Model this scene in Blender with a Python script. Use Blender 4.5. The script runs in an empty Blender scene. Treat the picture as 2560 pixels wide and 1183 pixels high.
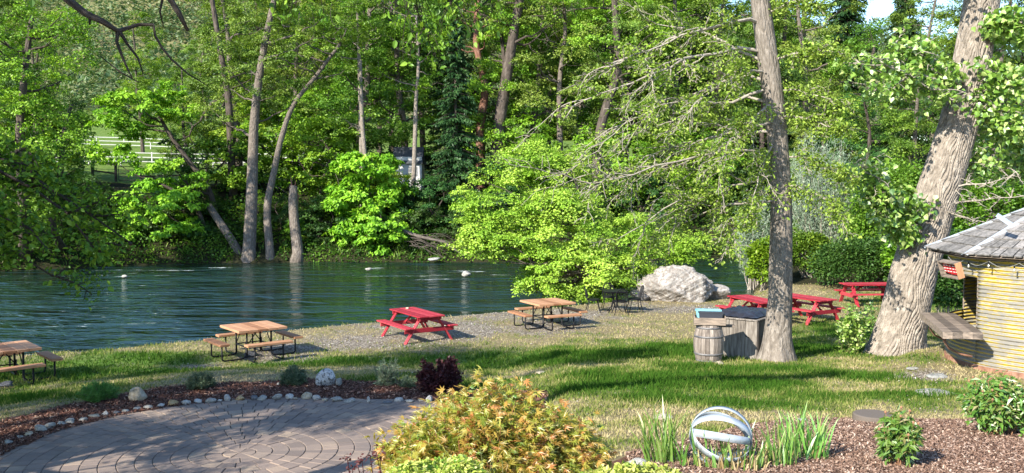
import bpy, math, random
import numpy as np
from mathutils import Vector, Matrix
R = math.radians
scene = bpy.context.scene
COL = scene.collection

# ------------------------------------------------------------ camera, sky, sun
F_PX, HORIZON, CAM_Z = 2300.0, 453.0, 4.4
PITCH = math.atan((591.5 - HORIZON) / F_PX)
cam_data = bpy.data.cameras.new("camera")
cam = bpy.data.objects.new("camera", cam_data)
COL.objects.link(cam)
cam.location = (0, 0, CAM_Z)
cam.rotation_euler = (R(90) - PITCH, 0, 0)
cam_data.sensor_width = 36
cam_data.lens = 36 * F_PX / 2560
cam_data.clip_end = 2000
scene.camera = cam

SUN_EL, SUN_AZ = R(31), R(-138)          # azimuth measured from +Y towards +X
sun_dir = Vector((math.sin(SUN_AZ) * math.cos(SUN_EL), math.cos(SUN_AZ) * math.cos(SUN_EL), math.sin(SUN_EL)))
sl = bpy.data.lights.new("sun", 'SUN')
sl.energy = 5.0
sl.angle = R(0.5)
sl.color = (1.0, 0.93, 0.80)
sun = bpy.data.objects.new("sun", sl)
COL.objects.link(sun)
sun.rotation_euler = sun_dir.to_track_quat('Z', 'Y').to_euler()
sun.location = (-30, -15, 30)

world = bpy.data.worlds.new("World")
scene.world = world
world.use_nodes = True
wn = world.node_tree.nodes
wl = world.node_tree.links
wn.clear()
wo = wn.new('ShaderNodeOutputWorld')
wb = wn.new('ShaderNodeBackground')
ws = wn.new('ShaderNodeTexSky')
ws.sky_type = 'NISHITA'
ws.sun_disc = False
ws.sun_elevation = SUN_EL
ws.sun_rotation = SUN_AZ
ws.air_density = 1.0
ws.dust_density = 0.2
ws.ozone_density = 3.0
wb.inputs['Strength'].default_value = 0.15
wl.new(ws.outputs[0], wb.inputs[0])
wl.new(wb.outputs[0], wo.inputs[0])
scene.view_settings.view_transform = 'Standard'
scene.view_settings.look = 'None'
scene.view_settings.gamma = 1
scene.view_settings.exposure = 1.2
cy = scene.cycles
cy.max_bounces = 6
cy.diffuse_bounces = 2
cy.glossy_bounces = 2
cy.transmission_bounces = 4
cy.transparent_max_bounces = 4
cy.caustics_reflective = False
cy.caustics_refractive = False
cy.sample_clamp_indirect = 6

# ------------------------------------------------------------ numeric helpers
rng = np.random.default_rng(7)
random.seed(7)
_perm = np.random.default_rng(3).random((256, 256))

def vnoise(x, y, sc, seed=0):
    """smooth value noise 0..1 on numpy arrays"""
    x = np.asarray(x, float) / sc + seed * 17.3
    y = np.asarray(y, float) / sc + seed * 9.1
    xi = np.floor(x).astype(int); yi = np.floor(y).astype(int)
    fx = x - xi; fy = y - yi
    fx = fx * fx * (3 - 2 * fx); fy = fy * fy * (3 - 2 * fy)
    g = lambda a, b: _perm[a % 256, b % 256]
    return (g(xi, yi) * (1 - fx) + g(xi + 1, yi) * fx) * (1 - fy) + (g(xi, yi + 1) * (1 - fx) + g(xi + 1, yi + 1) * fx) * fy

def fbm(x, y, sc, seed=0):
    return (vnoise(x, y, sc, seed) + .5 * vnoise(x, y, sc / 2.1, seed + 1) + .25 * vnoise(x, y, sc / 4.3, seed + 2)) / 1.75

def sst(a, b, v):
    t = np.clip((v - a) / (b - a), 0, 1)
    return t * t * (3 - 2 * t)

def ray(px, py):
    u = (px - 1280) / F_PX; v = -(py - 591.5) / F_PX
    c, s = math.cos(PITCH), math.sin(PITCH)
    return Vector((u, c + v * s, -s + v * c))

def W(px, py, d):
    """world point seen at a photo pixel, at distance d ahead"""
    r = ray(px, py)
    return Vector((0, 0, CAM_Z)) + r * (d / r.y)

# ------------------------------------------------------------ terrain
NEAR = np.array([(-90, 6), (-40, 15), (-18, 21.2), (-13.2, 23.7), (-10.6, 25), (-8.1, 27.2), (-5.5, 29.1), (-.4, 31.7), (2.9, 34.0),
                 (5.5, 35.6), (8.8, 36.4), (9.9, 38.5), (12.3, 46), (15.4, 54), (24, 59), (60, 66), (150, 80)], float)
FAR = np.array([(-90, 44), (-34, 50), (-28, 54), (-22, 57.8), (-12, 58.7), (0, 59), (10, 60.5), (20, 64), (35, 72), (60, 84), (150, 110)], float)

def side(line, x, y):
    """signed distance to a polyline, positive on the camera side"""
    x = np.asarray(x, float); y = np.asarray(y, float)
    best = np.full(x.shape, 1e9); sgn = np.ones(x.shape)
    for (ax, ay), (bx, by) in zip(line[:-1], line[1:]):
        dx, dy = bx - ax, by - ay
        L = dx * dx + dy * dy
        t = np.clip(((x - ax) * dx + (y - ay) * dy) / L, 0, 1)
        d = np.hypot(x - ax - t * dx, y - ay - t * dy)
        c = dx * (y - ay) - dy * (x - ax)
        m = d < best
        best = np.where(m, d, best)
        sgn = np.where(m, np.where(c < 0, 1, -1), sgn)
    return best * sgn

PC = (-3.63, 12.06); PATIO_Z = .79
PD = [0, 4.8, 7, 9.2, 10.6, 14.3, 16.7, 19.9, 23.8, 27, 100]
PZ = [2.9, 2.4, 2.1, 1.85, 1.64, 1.23, .92, .53, .13, 0, 0]

def ground_z(x, y):
    x = np.asarray(x, float); y = np.asarray(y, float)
    zr = np.interp(y, PD, PZ)
    rr = np.hypot(x - PC[0], np.maximum(y - PC[1], 0))
    zl = PATIO_Z * (1 - sst(4.2, 10.8, rr))
    k = sst(-.7, 1.1, x - .02 * (y - 12))
    z = zl * (1 - k) + zr * k
    z = z + np.clip((x - 10) * .1, 0, 2.6) * sst(36, 48, y)
    hp = sst(3.2, 2.1, np.hypot(x - 9.66, y - 16.1)); z = z * (1 - hp) + 1.19 * hp
    bump = (fbm(x, y, 2.5, 5) - .5) * .10 * sst(4.3, 6.5, rr) * sst(11, 14, y)
    z = z + bump
    s1 = side(NEAR, x, y)
    wob = (fbm(x, y, 3, 8) - .5) * .9
    z = np.where(s1 < 1.2, z - (1 - sst(-1.3, 1.2, s1 + wob * .5)) * (z + 1.9), z)
    s2 = -side(FAR, x, y)
    zf = np.interp(s2, [-3, 0, .5, 3, 8, 12, 26, 60, 150], [-1.9, -.95, -.45, 1.0, 3.7, 4.35, 5.5, 8, 20])
    zf = zf + (fbm(x, y, 5, 11) - .5) * .7 * sst(.5, 4, s2)
    return np.where(s2 > -3, np.maximum(zf, np.where(s1 > 0, z, -9)), z)

def gz(x, y):
    return float(ground_z(np.array([x]), np.array([y]))[0])

def G(px, py):
    """ground point under a photo pixel"""
    r = ray(px, py); r = r / r.y
    lo = 3.0; prev = lo
    d = lo
    while d < 140:
        p = Vector((0, 0, CAM_Z)) + r * d
        if p.z < gz(p.x, p.y):
            a, b = prev, d
            for _ in range(12):
                m = (a + b) / 2
                q = Vector((0, 0, CAM_Z)) + r * m
                if q.z < gz(q.x, q.y): b = m
                else: a = m
            q = Vector((0, 0, CAM_Z)) + r * b
            return Vector((q.x, q.y, gz(q.x, q.y)))
        prev = d; d += .4
    p = Vector((0, 0, CAM_Z)) + r * 60
    return Vector((p.x, p.y, gz(p.x, p.y)))

# ------------------------------------------------------------ mesh builders
def link(o, parent=None):
    COL.objects.link(o)
    if parent is not None: o.parent = parent
    return o

def np_mesh(name, V, polys_sizes, loops, mat, tint=None, uv=None, smooth=False):
    me = bpy.data.meshes.new(name)
    V = np.ascontiguousarray(V, dtype=np.float32)
    sizes = np.asarray(polys_sizes, dtype=np.int32)
    loops = np.asarray(loops, dtype=np.int32)
    me.vertices.add(len(V)); me.vertices.foreach_set('co', V.ravel())
    me.loops.add(len(loops)); me.loops.foreach_set('vertex_index', loops)
    me.polygons.add(len(sizes))
    st = np.zeros(len(sizes), np.int32); st[1:] = np.cumsum(sizes)[:-1]
    me.polygons.foreach_set('loop_start', st)
    me.polygons.foreach_set('use_smooth', np.full(len(sizes), bool(smooth)))
    if tint is not None:
        a = me.attributes.new('tint', 'FLOAT', 'POINT')
        a.data.foreach_set('value', np.asarray(tint, np.float32))
    if uv is not None:
        l = me.uv_layers.new(name='UVMap')
        l.data.foreach_set('uv', np.asarray(uv, np.float32)[loops].ravel())
    me.update(calc_edges=True)
    if mat: me.materials.append(mat)
    return me

class MB:
    """collects boxes, tubes, lathes, prisms; makes ONE mesh"""
    def __init__(s): s.V = []; s.F = []; s.T = []; s.UV = []; s.n = 0
    def add(s, verts, faces, tint=.5, uv=None):
        n = s.n
        s.V.extend([tuple(v) for v in verts]); s.F.extend([tuple(i + n for i in f) for f in faces])
        s.T.extend([tint] * len(verts)); s.n += len(verts)
        s.UV.extend(uv if uv is not None else [(0, 0)] * len(verts))
        return s
    def box(s, c, size, M=None, tint=.5, ch=0.0):
        hx, hy, hz = [v / 2 for v in size]
        vs = []
        ch = min(ch, hx * .6, hy * .6, hz * .6)
        if ch <= 0:
            for x in (-hx, hx):
                for y in (-hy, hy):
                    for z in (-hz, hz): vs.append(Vector((x, y, z)))
            fs = [(0, 1, 3, 2), (4, 6, 7, 5), (0, 4, 5, 1), (2, 3, 7, 6), (0, 2, 6, 4), (1, 5, 7, 3)]
        else:
            idx = {}
            for sx in (-1, 1):
                for sy in (-1, 1):
                    for sz in (-1, 1):
                        for a in range(3):
                            p = [sx * (hx - ch), sy * (hy - ch), sz * (hz - ch)]
                            p[a] = (sx, sy, sz)[a] * (hx, hy, hz)[a]
                            idx[(sx, sy, sz, a)] = len(vs); vs.append(Vector(p))
            fs = []
            q = [(-1, -1), (1, -1), (1, 1), (-1, 1)]
            for a in range(3):
                b, c2 = (a + 1) % 3, (a + 2) % 3
                for sa in (-1, 1):
                    f = []
                    for (u, v) in q:
                        k = [0, 0, 0]; k[a] = sa; k[b] = u; k[c2] = v
                        f.append(idx[(k[0], k[1], k[2], a)])
                    fs.append(tuple(f if sa > 0 else f[::-1]))
                for u in (-1, 1):
                    for v in (-1, 1):
                        k0 = [0, 0, 0]; k1 = [0, 0, 0]
                        k0[a] = -1; k1[a] = 1
                        k0[b] = k1[b] = u; k0[c2] = k1[c2] = v
                        f = (idx[tuple(k0) + (b,)], idx[tuple(k1) + (b,)], idx[tuple(k1) + (c2,)], idx[tuple(k0) + (c2,)])
                        fs.append(f if u * v > 0 else f[::-1])
            for sx in (-1, 1):
                for sy in (-1, 1):
                    for sz in (-1, 1):
                        f = tuple(idx[(sx, sy, sz, a)] for a in range(3))
                        fs.append(f if sx * sy * sz > 0 else f[::-1])
        c = Vector(c)
        if M is not None: vs = [M @ v + c for v in vs]
        else: vs = [v + c for v in vs]
        return s.add(vs, fs, tint)
    def beam(s, a, b, w, h, up=(0, 0, 1), tint=.5, ch=.006):
        a, b = Vector(a), Vector(b)
        x = (b - a); L = x.length; x.normalize()
        z = Vector(up); y = z.cross(x)
        if y.length < 1e-4: y = Vector((0, 1, 0)).cross(x)
        y.normalize(); z = x.cross(y)
        M = Matrix((x, y, z)).transposed()
        return s.box((a + b) / 2, (L, w, h), M, tint, ch)
    def tube(s, pts, rad, k=6, tint=.5, cap=True, vs=1.0):
        P = [Vector(p) for p in pts]
        if not hasattr(rad, '__len__'): rad = [rad] * len(P)
        T = []
        for i in range(len(P)):
            t = P[min(i + 1, len(P) - 1)] - P[max(i - 1, 0)]
            T.append(t.normalized() if t.length > 1e-9 else Vector((0, 0, 1)))
        n = Vector((1, 0, 0)) if abs(T[0].x) < .8 else Vector((0, 1, 0))
        V, U, Fc = [], [], []
        L = 0
        for i, (p, t, r) in enumerate(zip(P, T, rad)):
            n = (n - t * n.dot(t))
            n = n.normalized() if n.length > 1e-6 else t.orthogonal().normalized()
            b = t.cross(n)
            if i: L += (P[i] - P[i - 1]).length
            for j in range(k + 1):
                a = 2 * math.pi * j / k
                V.append(p + (n * math.cos(a) + b * math.sin(a)) * r)
                U.append((j / k, L * vs))
        for i in range(len(P) - 1):
            for j in range(k):
                a = i * (k + 1) + j
                Fc.append((a, a + 1, a + k + 2, a + k + 1))
        if cap:
            Fc.append(tuple(range(k - 1, -1, -1)))
            m = (len(P) - 1) * (k + 1)
            Fc.append(tuple(m + j for j in range(k)))
        return s.add(V, Fc, tint, U)
    def lathe(s, prof, c=(0, 0, 0), k=24, tint=.5, a0=0, a1=2 * math.pi):
        c = Vector(c)
        full = abs(a1 - a0 - 2 * math.pi) < 1e-6
        kk = k if full else k + 1
        V = []; Fc = []
        for (r, z) in prof:
            for j in range(kk):
                a = a0 + (a1 - a0) * j / k
                V.append(c + Vector((r * math.cos(a), r * math.sin(a), z)))
        for i in range(len(prof) - 1):
            for j in range(k):
                j2 = (j + 1) % kk
                Fc.append((i * kk + j, i * kk + j2, (i + 1) * kk + j2, (i + 1) * kk + j))
        return s.add(V, Fc, tint)
    def mesh(s, name, mat, smooth=False):
        sizes = [len(f) for f in s.F]
        loops = [i for f in s.F for i in f]
        V = np.array([tuple(v) for v in s.V])
        return np_mesh(name, V, sizes, loops, mat, s.T, np.array(s.UV) if len(s.UV) else None, smooth)
    def build(s, name, mat, parent=None, smooth=False):
        return link(bpy.data.objects.new(name, s.mesh(name, mat, smooth)), parent)

def tag(o, label=None, cat=None, group=None, kind=None):
    if label: o['label'] = label
    if cat: o['category'] = cat
    if group: o['group'] = group
    if kind: o['kind'] = kind
    return o

def thing(name, label, cat, loc=(0, 0, 0), rz=0, group=None):
    o = bpy.data.objects.new(name, None)
    o.empty_display_size = .2
    COL.objects.link(o)
    o.location = loc; o.rotation_euler = (0, 0, rz)
    return tag(o, label, cat, group)

def kids(o):
    return [c for c in COL.objects if c.parent == o]

def dup(root, loc, rz=0, label=None, group=None, scale=None, cat=None):
    r = root.copy(); COL.objects.link(r)
    r.location = loc; r.rotation_euler = (0, 0, rz)
    if scale is not None: r.scale = scale if hasattr(scale, '__len__') else (scale,) * 3
    if label: r['label'] = label
    if cat: r['category'] = cat
    if group: r['group'] = group
    for ch in root.children:
        c = ch.copy(); COL.objects.link(c); c.parent = r
        for g in ch.children:
            d = g.copy(); COL.objects.link(d); d.parent = c
    return r

# ------------------------------------------------------------ materials
def new_mat(name):
    m = bpy.data.materials.new(name); m.use_nodes = True
    nt = m.node_tree; nt.nodes.clear()
    out = nt.nodes.new('ShaderNodeOutputMaterial')
    return m, nt, out

def nd(nt, t, **kw):
    n = nt.nodes.new(t)
    for k, v in kw.items():
        if k.startswith('i_'):
            n.inputs[k[2:].replace('_', ' ')].default_value = v
        else: setattr(n, k, v)
    return n

def ramp(nt, fac, stops, interp='LINEAR'):
    r = nt.nodes.new('ShaderNodeValToRGB')
    r.color_ramp.interpolation = interp
    el = r.color_ramp.elements
    while len(el) > 1: el.remove(el[-1])
    el[0].position = stops[0][0]; el[0].color = (*stops[0][1], 1)
    for p, c in stops[1:]:
        e = el.new(p); e.color = (*c, 1)
    if fac is not None: nt.links.new(fac, r.inputs[0])
    return r.outputs[0]

def mixc(nt, fac, a, b, mode='MIX'):
    n = nt.nodes.new('ShaderNodeMix'); n.data_type = 'RGBA'; n.blend_type = mode
    for sock, v in ((n.inputs[0], fac), (n.inputs[6], a), (n.inputs[7], b)):
        if isinstance(v, bpy.types.NodeSocket): nt.links.new(v, sock)
        elif isinstance(v, tuple): sock.default_value = (*v, 1)
        else: sock.default_value = v
    return n.outputs[2]

def noise(nt, scale, vec=None, detail=4, rough=.6, dist=0):
    n = nt.nodes.new('ShaderNodeTexNoise')
    n.inputs['Scale'].default_value = scale; n.inputs['Detail'].default_value = detail
    n.inputs['Roughness'].default_value = rough; n.inputs['Distortion'].default_value = dist
    if vec is not None: nt.links.new(vec, n.inputs['Vector'])
    return n.outputs['Fac']

def coords(nt, kind='Object', scale=(1, 1, 1)):
    t = nt.nodes.new('ShaderNodeTexCoord'); m = nt.nodes.new('ShaderNodeMapping')
    m.inputs['Scale'].default_value = scale
    nt.links.new(t.outputs[kind], m.inputs['Vector'])
    return m.outputs[0]

def attr(nt, name):
    a = nt.nodes.new('ShaderNodeAttribute'); a.attribute_name = name
    return a.outputs['Fac']

def math_n(nt, op, a, b=0.0):
    n = nt.nodes.new('ShaderNodeMath'); n.operation = op
    for i, v in enumerate((a, b)):
        if isinstance(v, bpy.types.NodeSocket): nt.links.new(v, n.inputs[i])
        else: n.inputs[i].default_value = v
    return n.outputs[0]

def bump(nt, h, strength, dist=.02):
    b = nt.nodes.new('ShaderNodeBump'); b.inputs['Strength'].default_value = strength
    b.inputs['Distance'].default_value = dist
    nt.links.new(h, b.inputs['Height'])
    return b.outputs[0]

def surf(name, color_fn, rough=.8, bump_fn=None, bs=.5, bd=.02, metal=0.0, spec=.3):
    m, nt, out = new_mat(name)
    p = nt.nodes.new('ShaderNodeBsdfPrincipled')
    p.inputs['Roughness'].default_value = rough; p.inputs['Metallic'].default_value = metal
    p.inputs['Specular IOR Level'].default_value = spec
    c = color_fn(nt)
    if isinstance(c, tuple): p.inputs['Base Color'].default_value = (*c, 1)
    else: nt.links.new(c, p.inputs['Base Color'])
    if bump_fn: nt.links.new(bump(nt, bump_fn(nt), bs, bd), p.inputs['Normal'])
    nt.links.new(p.outputs[0], out.inputs[0])
    return m

def noisy(name, stops, scale=8, stretch=(1, 1, 1), rough=.8, bs=.4, bd=.01, metal=0.0, spec=.3, detail=5, use_tint=0.0):
    def cf(nt):
        v = coords(nt, 'Object', stretch)
        f = noise(nt, scale, v, detail)
        if use_tint:
            f = math_n(nt, 'ADD', math_n(nt, 'MULTIPLY', f, 1 - use_tint), math_n(nt, 'MULTIPLY', attr(nt, 'tint'), use_tint))
        return ramp(nt, f, stops)
    def bf(nt): return noise(nt, scale * 2, coords(nt, 'Object', stretch), 6, .7)
    return surf(name, cf, rough, bf, bs, bd, metal, spec)

def leaf_mat(name, dark, mid, light, trans=.25, gloss=.022, trans_boost=1.4):
    """colours vary leaf by leaf (tint) and plant by plant (object random)"""
    m, nt, out = new_mat(name)
    t = attr(nt, 'tint')
    c = ramp(nt, t, [(0, dark), (.5, mid), (1, light)])
    oi = nt.nodes.new('ShaderNodeObjectInfo')
    h = nt.nodes.new('ShaderNodeHueSaturation')
    nt.links.new(c, h.inputs['Color'])
    mr = nt.nodes.new('ShaderNodeMapRange'); nt.links.new(oi.outputs['Random'], mr.inputs[0])
    mr.inputs[3].default_value = .485; mr.inputs[4].default_value = .515
    nt.links.new(mr.outputs[0], h.inputs['Hue'])
    mr2 = nt.nodes.new('ShaderNodeMapRange'); nt.links.new(oi.outputs['Random'], mr2.inputs[0])
    mr2.inputs[3].default_value = .85; mr2.inputs[4].default_value = 1.15
    nt.links.new(mr2.outputs[0], h.inputs['Value'])
    col = h.outputs[0]
    d = nt.nodes.new('ShaderNodeBsdfDiffuse'); nt.links.new(col, d.inputs[0])
    tr = nt.nodes.new('ShaderNodeBsdfTranslucent')
    nt.links.new(mixc(nt, 1.0, col, (trans_boost * 1.0, trans_boost * 1.05, trans_boost * .55), 'MULTIPLY'), tr.inputs[0])
    ms = nt.nodes.new('ShaderNodeMixShader'); ms.inputs[0].default_value = trans
    nt.links.new(d.outputs[0], ms.inputs[1]); nt.links.new(tr.outputs[0], ms.inputs[2])
    g = nt.nodes.new('ShaderNodeBsdfGlossy'); g.inputs['Roughness'].default_value = .45
    g.inputs[0].default_value = (.9, .95, .9, 1)
    ms2 = nt.nodes.new('ShaderNodeMixShader'); ms2.inputs[0].default_value = gloss
    nt.links.new(ms.outputs[0], ms2.inputs[1]); nt.links.new(g.outputs[0], ms2.inputs[2])
    nt.links.new(ms2.outputs[0], out.inputs[0])
    return m

M = {}
M['leaf_yellow'] = leaf_mat('leaf_yellow', (.08, .18, .014), (.215, .37, .026), (.38, .51, .055))
M['leaf_bright'] = leaf_mat('leaf_bright', (.05, .14, .010), (.15, .30, .018), (.30, .47, .035))
M['leaf_alder'] = leaf_mat('leaf_alder', (.09, .19, .016), (.24, .38, .034), (.42, .53, .08))
M['leaf_fresh'] = leaf_mat('leaf_fresh', (.05, .15, .01), (.14, .31, .018), (.29, .48, .035))
M['leaf_mid'] = leaf_mat('leaf_mid', (.035, .09, .010), (.11, .21, .018), (.24, .36, .04))
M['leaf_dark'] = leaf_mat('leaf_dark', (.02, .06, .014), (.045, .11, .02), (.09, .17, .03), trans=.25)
M['leaf_olive'] = leaf_mat('leaf_olive', (.055, .105, .016), (.15, .235, .032), (.30, .39, .065))
M['leaf_silver'] = leaf_mat('leaf_silver', (.12, .17, .11), (.22, .29, .20), (.36, .43, .32), trans=.2)
M['leaf_conifer'] = leaf_mat('leaf_conifer', (.015, .04, .014), (.03, .07, .02), (.06, .11, .03), trans=.12)
M['leaf_cotton'] = leaf_mat('leaf_cotton', (.08, .17, .02), (.20, .34, .035), (.55, .62, .24), gloss=.09)
M['leaf_maple'] = leaf_mat('leaf_maple', (.14, .28, .03), (.40, .40, .06), (.58, .27, .08), trans=.4, gloss=.06)
M['leaf_purple'] = leaf_mat('leaf_purple', (.035, .012, .016), (.07, .02, .025), (.13, .045, .04), trans=.2)
M['leaf_euonymus'] = leaf_mat('leaf_euonymus', (.12, .26, .03), (.38, .46, .08), (.70, .68, .25), trans=.3)
M['leaf_iris'] = leaf_mat('leaf_iris', (.10, .24, .03), (.18, .36, .06), (.48, .44, .16), trans=.35, gloss=.08)
M['leaf_straw'] = leaf_mat('leaf_straw', (.32, .24, .10), (.48, .38, .19), (.62, .52, .30), trans=.3)
M['leaf_peony'] = leaf_mat('leaf_peony', (.06, .15, .02), (.13, .25, .03), (.24, .20, .07), gloss=.09)

def bark(name, c0, c1, c2, us=14, vs=1.6, bd=.03, bs=1.0):
    def v(nt): return coords(nt, 'UV', (us, vs, 1))
    def cf(nt):
        uv = v(nt)
        a = noise(nt, 1.0, uv, 8, .72, .25)
        o = noise(nt, 1.2, coords(nt, 'Object'), 3)
        c = ramp(nt, a, [(.30, c0), (.5, c1), (.68, c2)])
        return mixc(nt, o, c, mixc(nt, .5, c, c1), 'MIX')
    def bf(nt):
        uv = v(nt)
        w = nt.nodes.new('ShaderNodeTexVoronoi'); w.feature = 'DISTANCE_TO_EDGE'
        w.inputs['Scale'].default_value = .9
        dist = nt.nodes.new('ShaderNodeTexNoise'); dist.inputs['Scale'].default_value = 1.3
        nt.links.new(uv, dist.inputs['Vector'])
        mx = nt.nodes.new('ShaderNodeMix'); mx.data_type = 'VECTOR'; mx.inputs[0].default_value = .35
        nt.links.new(uv, mx.inputs[4]); nt.links.new(dist.outputs['Color'], mx.inputs[5])
        nt.links.new(mx.outputs[1], w.inputs['Vector'])
        e = math_n(nt, 'MINIMUM', math_n(nt, 'MULTIPLY', w.outputs[0], 3.0), .6)
        return math_n(nt, 'ADD', e, math_n(nt, 'MULTIPLY', noise(nt, 3.0, uv, 6, .7), .7))
    return surf(name, cf, .9, bf, bs, bd, spec=.15)

M['bark_pale'] = bark('bark_pale', (.09, .078, .065), (.27, .232, .195), (.46, .41, .355), 26, 4.0, .04)
M['bark_grey'] = bark('bark_grey', (.045, .038, .032), (.15, .125, .105), (.30, .265, .23), 22, 4.0, .03)
M['bark_tan'] = bark('bark_tan', (.07, .06, .05), (.20, .172, .146), (.38, .34, .30), 24, 4.5, .03)
M['bark_dark'] = bark('bark_dark', (.03, .025, .02), (.08, .065, .055), (.17, .14, .12), 8, 1.5, .04)
M['bark_red'] = bark('bark_red', (.07, .03, .02), (.20, .10, .07), (.34, .22, .17), 8, 1.5, .03)
M['twig'] = noisy('twig', [(.3, (.20, .17, .14)), (.7, (.42, .38, .32))], 20)
M['twig_green'] = noisy('twig_green', [(.3, (.10, .14, .04)), (.7, (.22, .20, .08))], 20)

# ground: attributes g_green, g_gravel, g_mulch painted per vertex from the land itself
def ground_material():
    m, nt, out = new_mat('ground_soil')
    p = nt.nodes.new('ShaderNodeBsdfPrincipled'); p.inputs['Roughness'].default_value = .95
    p.inputs['Specular IOR Level'].default_value = .1
    v = coords(nt, 'Object')
    n1 = noise(nt, 3.0, v, 6, .65); n2 = noise(nt, 45.0, v, 4, .7); n3 = noise(nt, 9, v, 7, .8)
    straw = ramp(nt, n3, [(.3, (.10, .085, .045)), (.5, (.24, .195, .11)), (.68, (.40, .33, .20))])
    green = ramp(nt, n3, [(.3, (.05, .10, .02)), (.5, (.10, .18, .03)), (.7, (.18, .25, .06))])
    vo = nt.nodes.new('ShaderNodeTexVoronoi'); vo.inputs['Scale'].default_value = 28
    nt.links.new(v, vo.inputs['Vector'])
    gv = nt.nodes.new('ShaderNodeSeparateColor'); nt.links.new(vo.outputs['Color'], gv.inputs[0])
    gravel = ramp(nt, gv.outputs[0], [(0, (.08, .066, .05)), (.45, (.19, .16, .125)), (.8, (.30, .26, .21)), (1, (.50, .46, .40))])
    mulch = ramp(nt, n2, [(.3, (.05, .025, .018)), (.5, (.12, .06, .04)), (.7, (.22, .13, .09))])
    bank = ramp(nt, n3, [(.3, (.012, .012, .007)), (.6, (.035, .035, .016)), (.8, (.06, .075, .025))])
    field = ramp(nt, n1, [(.35, (.07, .14, .02)), (.6, (.15, .21, .045)), (.75, (.26, .23, .11))])
    def thr(a, lo=.35, hi=.65, k=.5):
        f = math_n(nt, 'ADD', attr(nt, a), math_n(nt, 'MULTIPLY', math_n(nt, 'SUBTRACT', n3, .5), k))
        r = nt.nodes.new('ShaderNodeMapRange'); nt.links.new(f, r.inputs[0])
        r.inputs[1].default_value = lo; r.inputs[2].default_value = hi
        return r.outputs[0]
    c = mixc(nt, thr('g_green', .2, .75, .9), straw, green)
    c = mixc(nt, thr('g_gravel', .35, .65, .6), c, gravel)
    c = mixc(nt, thr('g_mulch', .45, .55, .15), c, mulch)
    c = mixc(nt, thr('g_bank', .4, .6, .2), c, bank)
    c = mixc(nt, thr('g_field', .4, .6, .2), c, field)
    nt.links.new(c, p.inputs['Base Color'])
    h = math_n(nt, 'ADD', n2, math_n(nt, 'MULTIPLY', gv.outputs[1], math_n(nt, 'MULTIPLY', attr(nt, 'g_gravel'), .8)))
    nt.links.new(bump(nt, h, .9, .03), p.inputs['Normal'])
    nt.links.new(p.outputs[0], out.inputs[0])
    return m
M['ground'] = ground_material()

# masks on the land (world space blobs: centre from where the patch lies, radii in metres)
def blobs(x, y, lst):
    r = np.zeros(np.shape(x))
    for (cx, cy, rx, ry) in lst:
        q = ((x - cx) / rx) ** 2 + ((y - cy) / ry) ** 2
        r = np.maximum(r, np.exp(-q * 1.2))
    return r
def at(px, py, rx, ry):
    g = G(px, py); return (g.x, g.y, rx, ry)
GRAVEL = [at(700, 880, 1.6, 2.2), at(900, 850, 2.2, 2.4), at(1050, 845, 2.6, 2.2), at(1200, 815, 2.6, 2.6), at(1340, 815, 2.4, 2.6), at(1450, 790, 2.0, 2.4),
          at(1620, 768, 2.6, 2.2), at(1250, 790, 2, 2), at(2290, 945, .8, .8), at(1000, 810, 3.0, 1.6), at(1700, 770, 2.5, 1.6), at(520, 915, .9, 1.0)]
GREEN = [at(160, 930, 3, 1.6), at(330, 900, 2.2, 1.2), at(30, 1000, 2.2, 1.2), at(430, 930, 2.0, 1.0), at(980, 905, 4, 1.4), at(1300, 900, 3.2, 2.0),
         at(1500, 890, 3, 3.0), at(1600, 940, 2.6, 2.2), at(1480, 960, 2.0, 1.6), at(1700, 880, 3, 3.2), at(1780, 960, 2.2, 1.7), at(1850, 925, 2.6, 1.6),
         at(2050, 870, 2.2, 2.6), at(2100, 940, 1.6, 1.6), at(2060, 990, 1.6, .8), at(2130, 830, 3, 2), at(2300, 990, 1.3, .5), at(2350, 760, 3, 3), at(1160, 960, 2, 1.2),
         at(1700, 1000, 1.2, .6), at(1830, 1010, 1.0, .5)]

def edge_of_bed(x):
    # far edge (y) of the wood-chip bed on the right, wandering
    return np.interp(x, [-2, 1.0, 2.2, 3.6, 5.4, 6.2, 9], [6.2, 7.9, 9.4, 10.5, 10.4, 9.5, 9.4]) + (vnoise(x, x * 0, .5, 3) - .5) * .5

def patio_r(th):
    # outline of the paving, wider to the right and back
    d = (th - R(40)); d = (d + math.pi) % (2 * math.pi) - math.pi
    return 3.03 + .72 * np.exp(-(d / .42) ** 2)

def masks(x, y):
    th = np.arctan2(y - PC[1], x - PC[0]); rr = np.hypot(x - PC[0], y - PC[1])
    pr = patio_r(th)
    wide = 1.15 + .35 * np.cos(th - R(120))
    strip = (sst(pr + wide + .12, pr + wide - .12, rr + (fbm(x, y, .8, 2) - .5) * .5)) * (x < 1.2) * (th > -.7)
    strip = np.maximum(strip, sst(pr + .5, pr + .3, rr))
    bed = sst(edge_of_bed(x) + .1, edge_of_bed(x) - .1, y) * sst(.3, .8, x)
    mulch = np.maximum(strip, bed)
    green = blobs(x, y, GREEN) * (.48 + .75 * fbm(x, y, .8, 23)) + .8 * (fbm(x, y, .55, 21) - .40) + .25 * (fbm(x, y, 2.5, 25) - .3)
    gravel = blobs(x, y, GRAVEL) * (.68 + 1.1 * (fbm(x, y, .6, 31) - .45))
    s1 = side(NEAR, x, y); s2 = -side(FAR, x, y)
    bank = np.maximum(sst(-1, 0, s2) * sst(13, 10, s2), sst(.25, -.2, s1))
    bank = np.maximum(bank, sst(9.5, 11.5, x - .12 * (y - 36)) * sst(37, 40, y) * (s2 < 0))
    field = sst(10, 13, s2)
    return np.clip(green, 0, 1), np.clip(gravel, 0, 1), np.clip(mulch, 0, 1), np.clip(bank, 0, 1), np.clip(field, 0, 1)

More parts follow.
